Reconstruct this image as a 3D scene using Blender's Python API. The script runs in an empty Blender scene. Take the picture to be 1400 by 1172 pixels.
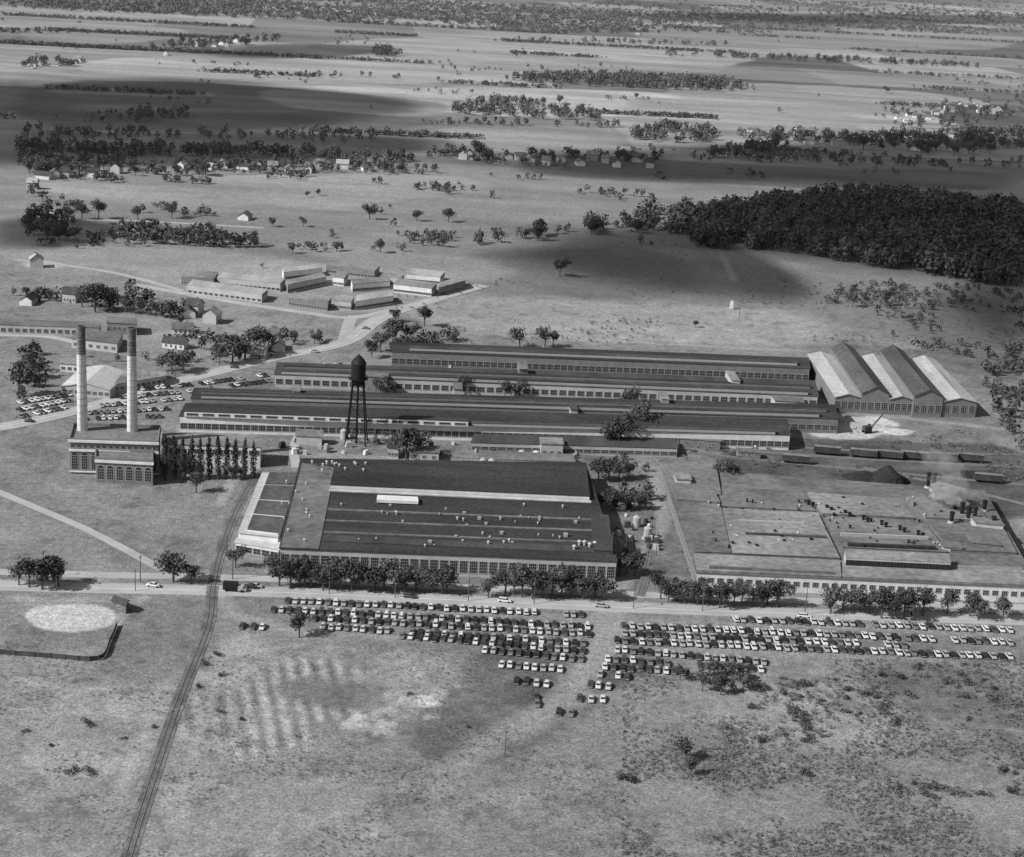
import bpy, math, random
import numpy as np
from mathutils import Vector, Matrix
random.seed(7); R=np.random.default_rng(11)
S=bpy.context.scene; COL=S.collection
# ---------------- survey camera ----------------
CH=227.0; F=2300.0; HY=-110.0; PIT=math.atan((586-HY)/F); ROLL=0.06
fw=Vector((0,math.cos(PIT),-math.sin(PIT))); u0=Vector((0,math.sin(PIT),math.cos(PIT))); r0=Vector((1,0,0))
cr=r0*math.cos(ROLL)+u0*math.sin(ROLL); cu=-r0*math.sin(ROLL)+u0*math.cos(ROLL)
C0=Vector((0,0,CH))
def G(px,py,z=0.0):
    d=fw+cr*((px-700)/F)+cu*((586-py)/F)
    t=(z-CH)/d.z
    return C0+d*t
def sc(px,py): return F/((G(px,py)-C0).dot(fw))
cam=bpy.data.cameras.new("camera"); co=bpy.data.objects.new("camera",cam); COL.objects.link(co)
M=Matrix.Identity(4)
for i in range(3): M[i][0]=cr[i]; M[i][1]=cu[i]; M[i][2]=-fw[i]; M[i][3]=C0[i]
co.matrix_world=M; cam.sensor_width=36; cam.lens=36*F/1400; cam.clip_start=1; cam.clip_end=80000; S.camera=co
# ---------------- light ----------------
sd=Vector((-.80,-.42,.72)).normalized()
w=bpy.data.worlds.new("World"); S.world=w; w.use_nodes=True; nt=w.node_tree
bg=nt.nodes["Background"]; sky=nt.nodes.new("ShaderNodeTexSky"); sky.sky_type='NISHITA'; sky.sun_disc=False
sky.sun_elevation=math.asin(sd.z); sky.sun_rotation=math.atan2(sd.x,sd.y)
bw=nt.nodes.new("ShaderNodeRGBToBW"); nt.links.new(sky.outputs[0],bw.inputs[0]); nt.links.new(bw.outputs[0],bg.inputs[0]); bg.inputs[1].default_value=0.10
sl=bpy.data.lights.new("sun","SUN"); sl.energy=5; sl.angle=math.radians(.5); so=bpy.data.objects.new("sun",sl); COL.objects.link(so)
so.rotation_euler=sd.to_track_quat('Z','Y').to_euler(); so.location=(0,0,500)
S.view_settings.view_transform='Standard'; S.view_settings.look='None'; S.view_settings.exposure=0
# ---------------- materials ----------------
def mat(name,val,amp=.25,scale=.3,amp2=.15,scale2=2.0,rough=.9,rnd=0.0,stretch=None,layers=(),alpha=None,attr=None):
    m=bpy.data.materials.new(name); m.use_nodes=True; n=m.node_tree; b=n.nodes["Principled BSDF"]
    b.inputs["Roughness"].default_value=rough
    b.inputs["Specular IOR Level"].default_value=.12 if rough>.5 else .5
    g=n.nodes.new("ShaderNodeNewGeometry"); cur=None
    def mul(a,bb):
        k=n.nodes.new("ShaderNodeMath"); k.operation='MULTIPLY'
        n.links.new(a,k.inputs[0])
        if isinstance(bb,float): k.inputs[1].default_value=bb
        else: n.links.new(bb,k.inputs[1])
        return k.outputs[0]
    for (a,s,st,det) in [(amp,scale,stretch,3),(amp2,scale2,None,3)]+list(layers):
        if a==0: continue
        mp=n.nodes.new("ShaderNodeMapping"); n.links.new(g.outputs["Position"],mp.inputs[0])
        mp.inputs["Scale"].default_value=st or (1,1,1)
        nz=n.nodes.new("ShaderNodeTexNoise"); nz.inputs["Scale"].default_value=s; nz.inputs["Detail"].default_value=det; n.links.new(mp.outputs[0],nz.inputs[0])
        mr=n.nodes.new("ShaderNodeMapRange"); mr.inputs[1].default_value=.3; mr.inputs[2].default_value=.7; mr.inputs[3].default_value=1-a; mr.inputs[4].default_value=1+a
        n.links.new(nz.outputs[0],mr.inputs[0]); cur=mr.outputs[0] if cur is None else mul(cur,mr.outputs[0])
    if rnd:
        oi=n.nodes.new("ShaderNodeObjectInfo"); mr=n.nodes.new("ShaderNodeMapRange"); mr.inputs[3].default_value=1-rnd; mr.inputs[4].default_value=1+rnd
        n.links.new(oi.outputs["Random"],mr.inputs[0]); cur=mul(cur,mr.outputs[0]) if cur is not None else mr.outputs[0]
    if attr:
        at=n.nodes.new("ShaderNodeAttribute"); at.attribute_name=attr; cur=mul(cur,at.outputs["Fac"])
    if cur is None: b.inputs["Base Color"].default_value=(val,val,val,1)
    else: n.links.new(mul(cur,float(val)),b.inputs["Base Color"])
    if alpha is not None:
        at=n.nodes.new("ShaderNodeAttribute"); at.attribute_name="edge"
        nz=n.nodes.new("ShaderNodeTexNoise"); nz.inputs["Scale"].default_value=alpha[0]; nz.inputs["Detail"].default_value=5; n.links.new(g.outputs["Position"],nz.inputs[0])
        s1=n.nodes.new("ShaderNodeMath"); s1.operation='MULTIPLY_ADD'; n.links.new(nz.outputs[0],s1.inputs[0]); s1.inputs[1].default_value=alpha[1]; s1.inputs[2].default_value=-alpha[1]*.5
        s2=n.nodes.new("ShaderNodeMath"); s2.operation='ADD'; n.links.new(s1.outputs[0],s2.inputs[0]); n.links.new(at.outputs["Fac"],s2.inputs[1])
        mr=n.nodes.new("ShaderNodeMapRange"); mr.interpolation_type='SMOOTHSTEP'; mr.inputs[1].default_value=alpha[2]; mr.inputs[2].default_value=alpha[3]; mr.inputs[4].default_value=alpha[4]
        n.links.new(s2.outputs[0],mr.inputs[0]); n.links.new(mr.outputs[0],b.inputs["Alpha"])
    return m
m_ground=mat("meadow",1.0,.07,.08,.22,.36,layers=((.40,1.2,None,3),),attr="albedo")
m_brick=mat("brick",.19,.15,.4,.1,3); m_conc=mat("pale_wall",.42,.12,.2,.1,2); m_white=mat("white_paint",.64,.12,.3,.08,2)
m_roofd=mat("tar_roof",.045,.35,.05,.3,.6,stretch=(.3,1.6,1)); m_roofm=mat("gravel_roof",.155,.28,.05,.25,.5); m_roofl=mat("pale_roof",.46,.2,.06,.15,.5,stretch=(1.5,.3,1)); m_roofg=mat("weathered_roof",.23,.3,.035,.28,.4)
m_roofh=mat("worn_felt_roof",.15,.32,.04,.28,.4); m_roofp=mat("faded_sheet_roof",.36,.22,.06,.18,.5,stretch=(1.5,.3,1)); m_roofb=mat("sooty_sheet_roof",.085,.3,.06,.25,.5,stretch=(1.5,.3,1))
m_roofx=mat("felt_roof",.065,.3,.06,.25,.7,stretch=(1.5,.3,1))
m_glass=mat("dark_glass",.03,.3,.8,0,1,rough=.25); m_frame=mat("window_frame",.36,.12,1,0,1); m_black=mat("black_steel",.02,.2,.5,0,1,rough=.6)
m_leaf=mat("foliage",.08,.4,.5,.3,2.5,rnd=.35); m_leafd=mat("dark_foliage",.055,.4,.3,.3,2,rnd=.2); m_leafw=mat("woodland_foliage",.08,.35,.03,.4,.3)
m_leaff=mat("haze_paled_foliage",.10,.3,.01,.3,.1); m_bark=mat("bark",.1,.2,2,0,1); m_shrub=mat("shrub_foliage",.14,.45,.1,.4,1)  # m_leaff: base colour lightened to paint aerial haze onto far trees
m_rail=mat("rail_steel",.22,.1,1,0,1); m_tie=mat("tie_wood",.12,.3,2,0,1); m_ballast=mat("ballast",.17,.25,.3,.3,3)
m_path=mat("path_gravel",.38,.12,.1,.14,1.5); m_line=mat("road_paint",.7,.1,.5,0,1); m_kerb=mat("kerb_stone",.42,.1,.5,0,1)
m_chim=mat("chimney_concrete",.58,.14,.25,.1,2,stretch=(.2,.2,3)); m_soot=mat("soot",.13,.4,.5,.2,2); m_tyre=mat("tyre",.02,0,1,0,1)
# ---------------- mesh builder ----------------
class MB:
    def __init__(s): s.v=[]; s.f=[]; s.m=[]
    def add(s,vs,fs,m=0):
        o=len(s.v); s.v+= [tuple(v) for v in vs]; s.f+=[tuple(i+o for i in f) for f in fs]; s.m+=[m]*len(fs)
    def box(s,c,d,m=0,rz=0):
        cs,sn=math.cos(rz),math.sin(rz); vs=[]
        for z in(-.5,.5):
            for x,y in((-.5,-.5),(.5,-.5),(.5,.5),(-.5,.5)):
                X,Y=x*d[0],y*d[1]; vs.append((c[0]+X*cs-Y*sn,c[1]+X*sn+Y*cs,c[2]+z*d[2]))
        s.add(vs,[(0,3,2,1),(4,5,6,7),(0,1,5,4),(1,2,6,5),(2,3,7,6),(3,0,4,7)],m)
    def prism(s,poly,z0,z1,m=0,sides=True,top=True,bot=False):
        n=len(poly); vs=[(p[0],p[1],z0) for p in poly]+[(p[0],p[1],z1) for p in poly]; fs=[]
        if sides: fs+=[(i,(i+1)%n,n+(i+1)%n,n+i) for i in range(n)]
        if top: fs.append(tuple(range(n,2*n)))
        if bot: fs.append(tuple(range(n-1,-1,-1)))
        s.add(vs,fs,m)
    def cyl(s,a,b,ra,rb,n=8,m=0,caps=True):
        a=Vector(a); b=Vector(b); d=(b-a).normalized(); x=d.orthogonal().normalized(); y=d.cross(x); vs=[]
        for c,r in((a,ra),(b,rb)):
            for i in range(n):
                t=2*math.pi*i/n; vs.append(c+x*(r*math.cos(t))+y*(r*math.sin(t)))
        fs=[(i,(i+1)%n,n+(i+1)%n,n+i) for i in range(n)]
        if caps: fs+=[tuple(range(n-1,-1,-1)),tuple(range(n,2*n))]
        s.add(vs,fs,m)
    def mesh(s,name,mats):
        me=bpy.data.meshes.new(name); me.from_pydata(s.v,[],s.f)
        for k in mats: me.materials.append(k)
        me.polygons.foreach_set("material_index",s.m); me.update(); return me
def thing(name,label,cat,loc,data=None,rz=0,group=None,kind=None):
    o=bpy.data.objects.new(name,data); COL.objects.link(o); o.location=loc; o.rotation_euler=(0,0,rz)
    o["label"]=label; o["category"]=cat
    if group: o["group"]=group
    if kind: o["kind"]=kind
    return o
def part(par,name,data,loc=(0,0,0),rz=0,label=None,kind=None):
    o=bpy.data.objects.new(name,data); COL.objects.link(o); o.parent=par; o.location=loc; o.rotation_euler=(0,0,rz)
    if label: o["label"]=label
    if kind: o["kind"]=kind
    return o
def struct(name,label,cat,me):
    return thing(name,label,cat,(0,0,0),me,kind="structure")
# ---------------- noise ----------------
LAT=np.random.default_rng(5).random((256,256))
def vnoise(x,y):
    xi=np.floor(x).astype(int); yi=np.floor(y).astype(int); fx=x-xi; fy=y-yi; fx=fx*fx*(3-2*fx); fy=fy*fy*(3-2*fy)
    a=LAT[xi&255,yi&255]; b_=LAT[(xi+1)&255,yi&255]; c=LAT[xi&255,(yi+1)&255]; d=LAT[(xi+1)&255,(yi+1)&255]
    return (a*(1-fx)+b_*fx)*(1-fy)+(c*(1-fx)+d*fx)*fy
def fbm(x,y,s,o=4):
    v=0;a=.5;t=0
    for k in range(o): v=v+a*vnoise(x/s+17.3*k,y/s+9.1*k); t+=a; a*=.55; s*=.47
    return v/t-.5
def polyG(px,sm=2):
    P=[]
    for i in range(len(px)):
        a=G(*px[i]); c=G(*px[(i+1)%len(px)])
        for k in range(4): P.append(a.lerp(c,k/4))
    for _ in range(sm): P=[(P[i-1]+P[i]*2+P[(i+1)%len(P)])/4 for i in range(len(P))]
    return np.array([(p.x,p.y) for p in P])
def inpoly(P,poly):
    x,y=P[:,0],P[:,1]; r=np.zeros(len(P),bool); n=len(poly)
    for i in range(n):
        x1,y1=poly[i]; x2,y2=poly[(i+1)%n]; c=((y1>y)!=(y2>y))
        r^= c&(x<(x2-x1)*(y-y1)/(y2-y1+1e-9)+x1)
    return r
def segdist(P,a,c):
    d=c-a; L=max((d*d).sum(),1e-9); t=np.clip(((P-a)@d)/L,0,1); q=P-a-t[:,None]*d; return np.sqrt((q*q).sum(1))
# ---------------- ground sheet ----------------
Ys=[-3000,-500,0,120]; y=250.0
while y<15000: Ys.append(y); y*=1.003
Ys+=[18000,25000,40000,60000]; Ys=np.array(Ys)
us=np.concatenate([[-12,-4,-1.5,-.8,-.5],np.linspace(-.40,.40,560),[.5,.8,1.5,4,12]])
Wd=np.maximum(Ys,250); GX=(Wd[:,None]*us[None,:]).ravel(); GY=np.repeat(Ys,len(us)); GP=np.stack([GX,GY],1)
near=(GY<2500)
alb=.21*(1+.4*fbm(GX,GY,160,4)+.38*fbm(GX+999,GY,26,4)*near)
ca,sa=math.cos(.12),math.sin(.12)
def parcel(X,Y):
    return (X*ca+Y*sa)+40*fbm(X,Y,900,2),(-X*sa+Y*ca)+40*fbm(X+77,Y,900,2)
ux,uy=parcel(GX,GY)
cellx=np.floor(ux/330+.5*(np.floor(uy/300)%2)).astype(int); celly=np.floor(uy/300).astype(int)
par_=LAT[(cellx*7+celly*13)&255,(celly*31+cellx*3)&255]
far=np.clip((GY-1500)/500,0,1); alb*=1+far*((par_-.5)*1.1+.04)
alb*=1+far*.6*fbm(GX/2.5,GY,140,3)
def streak(X,Y): return fbm(X/7,Y,34,4)+.5*fbm(X/3,Y+400,90,3)
alb*=1-far*.35*(np.abs(uy/300-np.round(uy/300))<.02)
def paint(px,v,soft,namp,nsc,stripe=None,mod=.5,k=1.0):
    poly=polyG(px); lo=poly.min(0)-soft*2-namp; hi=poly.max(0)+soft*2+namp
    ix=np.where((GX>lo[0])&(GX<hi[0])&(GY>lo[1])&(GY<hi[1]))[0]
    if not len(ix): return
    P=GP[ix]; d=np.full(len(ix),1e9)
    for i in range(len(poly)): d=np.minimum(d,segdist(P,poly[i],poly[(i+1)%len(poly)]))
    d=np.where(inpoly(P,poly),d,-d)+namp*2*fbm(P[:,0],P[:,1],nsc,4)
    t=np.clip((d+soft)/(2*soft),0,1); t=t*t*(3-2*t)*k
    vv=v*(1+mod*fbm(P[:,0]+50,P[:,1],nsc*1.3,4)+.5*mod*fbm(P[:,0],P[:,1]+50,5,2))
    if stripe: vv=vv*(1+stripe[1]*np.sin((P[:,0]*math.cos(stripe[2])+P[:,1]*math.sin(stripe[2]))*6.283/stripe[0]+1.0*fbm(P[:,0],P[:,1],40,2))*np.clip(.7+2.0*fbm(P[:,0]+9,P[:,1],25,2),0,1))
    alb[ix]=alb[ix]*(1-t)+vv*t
def trail(px,v,wd,soft,k=1.0):
    P_=[G(*p) for p in px]; A=np.array([(p.x,p.y) for p in P_]); lo=A.min(0)-wd-soft-5; hi=A.max(0)+wd+soft+5
    ix=np.where((GX>lo[0])&(GX<hi[0])&(GY>lo[1])&(GY<hi[1]))[0]; P=GP[ix]; d=np.full(len(ix),1e9)
    for i in range(len(A)-1): d=np.minimum(d,segdist(P,A[i],A[i+1]))
    d=wd/2-d+soft*1.5*fbm(P[:,0],P[:,1],12,3); t=np.clip((d+soft)/(2*soft),0,1)*k; alb[ix]=alb[ix]*(1-t)+v*t
for p,v in [([(380,60),(700,45),(1100,60),(1000,95),(680,100),(450,85)],.29),([(100,85),(330,70),(620,100),(600,118),(350,108),(110,100)],.31),
([(560,118),(800,122),(1100,140),(1000,160),(720,160),(560,150)],.38),([(900,110),(1200,120),(1380,140),(1200,160),(950,150)],.29),([(100,108),(560,120),(600,130),(200,118)],.36),
([(620,90),(700,80),(1000,90),(990,100),(700,104)],.25),([(840,35),(1380,50),(1380,70),(900,66)],.22),([(30,35),(250,35),(260,55),(30,65)],.24),([(300,18),(900,16),(1000,24),(400,28)],.2),
([(20,106),(350,114),(600,145),(580,178),(20,185)],.12),([(350,118),(620,140),(600,160),(380,150)],.24),([(60,120),(300,125),(280,132),(60,128)],.22),([(100,142),(420,150),(420,156),(100,150)],.18),  # first polygon: dark cropland tone that also paints in the cloud shade
([(600,172),(850,172),(860,205),(620,205)],.23),([(880,130),(1150,150),(1200,178),(1000,180),(820,160)],.29),
([(250,240),(620,235),(690,262),(560,290),(330,275)],.31),([(40,245),(180,255),(330,250),(340,285),(60,262)],.29),
([(700,205),(1000,225),(1370,235),(1380,262),(900,250),(700,238)],.14),([(560,270),(760,262),(820,290),(600,320),(480,300)],.25),([(22,270),(340,290),(500,310),(480,330),(200,300)],.21),  # leading dark band puts part of the cloud shadow into the ground colour
([(500,395),(760,400),(1150,430),(1160,480),(760,468),(560,440)],.28),([(940,350),(1200,390),(1370,450),(1240,470),(1010,400)],.18),([(1180,420),(1380,400),(1400,540),(1300,480)],.14),
([(620,340),(900,330),(1000,400),(800,420),(640,380)],.15),([(22,330),(200,340),(420,352),(240,375),(30,372)],.25),([(380,330),(640,345),(740,380),(620,395),(440,350)],.26)]: paint(p,v,12,26,150)  # first field darkened in colour to deepen the cloud shadow over it
ms=np.clip((GY-850)/500,0,1); alb*=1+ms*.75*streak(GX,GY)
for p,v,st in [([(1100,470),(1340,480),(1390,560),(1340,520),(1150,485)],.15,None),([(25,655),(180,665),(300,690),(290,785),(150,760),(25,700)],.195,(9,.05,1.2)),([(22,590),(90,600),(90,650),(22,650)],.165,None),
([(380,890),(590,890),(600,930),(500,980),(330,1060),(330,920)],.22,(5.5,.28,.24)),([(235,870),(420,885),(520,920),(400,1060),(250,1060)],.25,(5.0,.42,.24)),([(22,945),(230,945),(210,1060),(22,1080)],.27,None),
([(900,900),(1380,910),(1390,1080),(1000,1090),(820,1000)],.20,None),([(20,1060),(600,1060),(900,1090),(500,1190),(20,1190)],.225,None),([(950,950),(1180,940),(1250,990),(1100,1040),(960,1000)],.245,None),([(1180,905),(1390,915),(1390,990),(1250,970)],.165,None),
([(520,880),(640,900),(640,930),(560,950),(480,930)],.24,None),([(160,815),(290,815),(270,920),(100,940),(120,905)],.17,(8,.06,.2)),([(22,800),(160,815),(165,850),(130,900),(22,890)],.2,None),([(400,930),(520,935),(500,965),(420,960)],.16,None),
([(850,985),(1000,990),(1050,1060),(880,1070)],.175,None),([(1200,1000),(1390,1000),(1390,1075),(1230,1060)],.175,None)]: paint(p,v,4,14,22,st,.55)
ns=(GY<1050)&(GY>250); wd_=fbm(GX+300,GY,7,4); alb*=np.where(ns,1-.26*np.clip((wd_-.10)*9,0,1)+.16*np.clip((-wd_-.14)*8,0,1),1)
paint([(230,640),(255,500),(700,495),(1120,500),(1340,570),(1420,620),(1420,830),(860,815),(380,800),(345,650)],.17,3,6,14,None,1.1)
paint([(960,600),(1200,600),(1420,610),(1420,720),(1280,690),(1000,650)],.09,3,8,14,None,1.1)
paint([(1085,572),(1160,567),(1235,576),(1210,598),(1150,602),(1100,597)],.46,2,7,14,None,.6)
paint([(350,815),(830,830),(1420,850),(1420,905),(1050,920),(860,935),(640,900),(420,878),(300,860)],.19,3,5,14,None,.7)
paint([(640,880),(880,885),(850,950),(760,1010),(640,1050),(560,1010),(650,940)],.12,4,9,18,None,.9)
paint([(465,1000),(520,968),(585,940),(615,948),(585,970),(500,1000)],.40,1.5,15,6,None,1.4,.6)
paint([(560,925),(590,925),(600,945),(565,950)],.4,1.5,9,6,None,1.3,.5)
paint([(540,895),(590,900),(600,925),(560,930)],.30,2,8,9,None,1.0,.5)
paint([(300,870),(420,880),(600,905),(580,915),(420,900),(310,890)],.28,3,9,12,None,1.1,.55)
paint([(1080,905),(1180,900),(1150,925),(1100,925)],.28,3,10,12,None,1,.6)
paint([(640,960),(700,965),(690,990),(640,985)],.24,2,8,9,None,1.1,.5)
paint([(30,840),(48,829),(95,825),(146,829),(163,842),(152,856),(105,865),(52,861)],.46,.9,.5,20,None,.15)
paint([(36,360),(60,356),(90,360),(70,366)],.45,4,8,20); paint([(180,370),(330,350),(640,380),(560,430),(420,425),(200,400)],.27,5,8,30)
for px,v,wd,so_ in [([(842,815),(835,850),(815,900),(770,960),(700,1000)],.30,11,3),([(770,960),(660,1010),(600,1080)],.24,8,4),([(780,950),(790,1000),(770,1080)],.22,6,4),([(842,815),(880,760),(905,720),(895,640)],.28,6,1.5),([(300,690),(318,655),(350,640)],.32,4,1),([(640,455),(900,470),(1100,480)],.34,3,2),([(985,345),(1005,385)],.32,4,2),
 ([(400,826),(830,846),(1400,868)],.25,4,2),([(440,868),(830,886),(1300,902)],.25,4,2),([(24,818),(60,822),(160,820)],.33,4,1.5),([(160,858),(170,830),(200,815)],.3,3,1),([(600,1060),(700,1000)],.24,6,3),([(220,940),(200,1000),(160,1100)],.32,3,2),([(330,870),(300,920),(255,1060),(240,1140)],.3,4,2),
 ([(1100,556),(1240,572),(1400,590)],.3,5,2),([(560,500),(1100,520)],.3,6,2),([(380,620),(640,632),(800,640)],.26,6,2),([(290,640),(250,700),(200,790)],.24,2,1),([(25,930),(120,945),(230,935)],.3,3,2),
 ([(300,812),(315,840),(420,868)],.3,5,2),([(870,835),(1100,848),(1400,862)],.24,4,2),([(760,960),(900,940),(1000,960),(1200,1040)],.26,3,2)]: trail(px,v,wd,so_,.8)
nr,nc=len(Ys),len(us); I=np.arange(nr*nc).reshape(nr,nc); Q=np.stack([I[:-1,:-1],I[:-1,1:],I[1:,1:],I[1:,:-1]],-1).reshape(-1,4)
me=bpy.data.meshes.new("ground"); me.vertices.add(nr*nc); me.vertices.foreach_set("co",np.stack([GX,GY,np.zeros_like(GX)],1).astype(np.float32).ravel())
me.loops.add(Q.size); me.loops.foreach_set("vertex_index",Q.ravel().astype(np.int32)); me.polygons.add(len(Q)); me.polygons.foreach_set("loop_start",np.arange(0,Q.size,4,dtype=np.int32)); me.update(calc_edges=True)
at=me.attributes.new("albedo","FLOAT","POINT"); at.data.foreach_set("value",np.clip(alb,.04,.8).astype(np.float32)); me.materials.append(m_ground)
struct("ground","open meadow and farmland ground around the factory","ground",me)
ZL=[0.02]
def nz():
    ZL[0]+=.006; return ZL[0]
def strip(name,label,cat,pts,wd,m,z=None,h=0):
    z=nz() if z is None else z; P=[Vector((p[0],p[1],0)) for p in pts]; L=[];Rr=[]
    for i,p in enumerate(P):
        a=P[max(i-1,0)]; c=P[min(i+1,len(P)-1)]; d=(c-a).normalized(); n=Vector((-d.y,d.x,0)); L.append(p+n*wd/2); Rr.append(p-n*wd/2)
    b=MB(); n=len(P)
    vs=[(q.x,q.y,z+h) for q in L+Rr]; fs=[(n+i,n+i+1,i+1,i) for i in range(n-1)]
    if h>0:
        vs+=[(q.x,q.y,0) for q in L+Rr]
        fs+=[(i,i+1,2*n+i+1,2*n+i) for i in range(n-1)]+[(n+i+1,n+i,3*n+i,3*n+i+1) for i in range(n-1)]
    b.add(vs,fs)
    return struct(name,label,cat,b.mesh(name,[m]))
def curve(pts,n=8):
    P=[G(*p) for p in pts]; out=[]
    for i in range(len(P)-1):
        a=P[max(i-1,0)];b_=P[i];c=P[i+1];d=P[min(i+2,len(P)-1)]
        for k in range(n):
            t=k/n; out.append(.5*((2*b_)+(c-a)*t+(2*a-5*b_+4*c-d)*t*t+(3*b_-a-3*c+d)*t**3))
    out.append(P[-1]); return out
def offs(P,o):
    r=[]
    for i,p in enumerate(P):
        d=(P[min(i+1,len(P)-1)]-P[max(i-1,0)]).normalized(); r.append(p+Vector((-d.y,d.x,0))*o)
    return r
main=curve([(-60,798),(80,803),(380,810),(700,824),(1000,836),(1450,850)],10)
strip("road","pale two lane highway in front of the factory","road",main,8,m_path)
zz=nz()
strip("road_marking","painted centre line of the highway","road marking",main,.25,m_line,zz)
for o in (-4.3,4.3): strip("kerb","low stone kerb along the highway","kerb",offs(main,o),.3,m_kerb,.03,.12)
strip("road","second paved lane beside the highway","road",offs(main,12),5.5,m_path)
R2=curve([(-60,592),(22,580),(120,557),(230,525),(370,490),(470,468),(530,430),(660,390)],8)
strip("road","pale paved road leading past the housing","road",R2,10,m_path); strip("road_marking","painted centre line on the pale road","road marking",R2,.25,m_line)
for o in (-5.3,5.3): strip("kerb","kerb along the pale road","kerb",offs(R2,o),.3,m_kerb,.03,.12)
for pts,wd,lb in [([(470,468),(478,440),(484,432)],7,"short paved street"),([(178,388),(300,410),(420,428),(484,434),(560,418)],7,"paved street around the housing blocks"),
 ([(22,355),(150,372),(250,398)],5,"narrow lane across the grass"),([(-30,458),(60,460),(110,470),(160,480)],6,"paved street by the low buildings"),
 ([(-20,665),(22,683),(120,725),(222,779)],4.0,"pale straight gravel path over the lawn"),
 ([(405,640),(402,610),(412,590)],4,"pale paved walk"),([(395,372),(430,376),(462,372),(470,380),(440,386)],5,"curved drive between housing blocks"),([(60,300),(200,303),(360,312)],5,"village lane")]:
    strip("path" if wd<5 else "road",lb,"road" if wd>=5 else "path",curve(pts,6),wd,m_path)
def track(pts,lb,bw=4.6,mb=None):
    P=curve(pts,14); strip("rail_ballast","stone ballast under "+lb,"ballast",P,bw,mb or m_ballast)
    b=MB(); L=[0]
    for i in range(1,len(P)): L.append(L[-1]+(P[i]-P[i-1]).length)
    k=0;t=0
    while t<L[-1]:
        while L[k+1]<t: k+=1
        a,c=P[k],P[k+1]; p=a.lerp(c,(t-L[k])/(L[k+1]-L[k])); d=c-a; b.box((p.x,p.y,.1),(.3,2.5,.12),0,math.atan2(d.y,d.x)); t+=1.0
    for o in(-.72,.72):
        Q=offs(P,o); n=len(Q)
        for i in range(n-1):
            a,c=Q[i],Q[i+1]; d=c-a; m_=(a+c)/2; b.box((m_.x,m_.y,.22),(d.length,.12,.12),1,math.atan2(d.y,d.x))
    struct("railway_track",lb,"railway track",b.mesh("track",[m_tie,m_rail]))
track([(150,1260),(182,1150),(208,1068),(246,955),(274,885),(287,845),(290,808),(300,760),(322,700),(352,645)],"single curving railway track across the field",4.0,mat("weedy_ballast",.15,.45,.12,.4,1.5))
for pts in [[(930,618),(1150,640),(1420,665)],[(960,612),(1180,628),(1420,640)],[(1000,606),(1200,618),(1420,622)],[(1180,640),(1300,665),(1420,695)],[(875,815),(890,740),(880,650)]]: track(pts,"yard railway siding track on cinders",3.6)
# ---------------- windows & buildings ----------------
WC={}
def window_mesh(w_,h_,nx,ny,arch=False,fr=m_frame):
    k=(round(w_,1),round(h_,1),nx,ny,arch,fr.name)
    if k in WC: return WC[k]
    w_,h_=k[0],k[1]; b=MB(); b.add([(-w_/2,-.04,0),(w_/2,-.04,0),(w_/2,-.04,h_),(-w_/2,-.04,h_)],[(0,1,2,3)],0)
    if arch:
        n=8; vs=[(w_/2*math.cos(math.pi*i/n),-.04,h_+w_/2*math.sin(math.pi*i/n)) for i in range(n+1)]; b.add(vs,[tuple(range(n+1))],0)
        vo=[(v[0]*1.18,-.1,h_+(v[2]-h_)*1.18) for v in vs]; vi=[(v[0],-.1,v[2]) for v in vs]
        b.add(vo+vi,[(i,i+1,n+2+i,n+1+i) for i in range(n)],1)
    for i in range(nx+1): b.box((-w_/2+w_*i/nx,-.07,h_/2),(.16 if i in(0,nx) else .07,.07,h_+.1),1)
    for j in range(ny+1): b.box((0,-.12 if j in (0,) else -.065,h_*j/ny),(w_+.2,.1 if j==0 else .05,.16 if j in(0,ny) else .07),1)
    WC[k]=b.mesh("window",[m_glass,fr]); return WC[k]
def wins(par,O,a,c,n,wd,ht,z,nx=3,ny=3,arch=False,fr=m_frame):
    d=c-a; L=d.length; rz=math.atan2(d.y,d.x); me=window_mesh(min(wd,L/n*.9),ht,nx,ny,arch,fr)
    for i in range(n):
        p=a+d*((i+.5)/n); part(par,"window",me,(p.x-O.x,p.y-O.y,z),rz)
def vq(x0,y0,x1,y1,d): return [(x0,y0),(x1,y1),(x1+(580-x1)*d/(y1+117),y1-d),(x0+(580-x0)*d/(y0+117),y0-d)]
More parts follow.
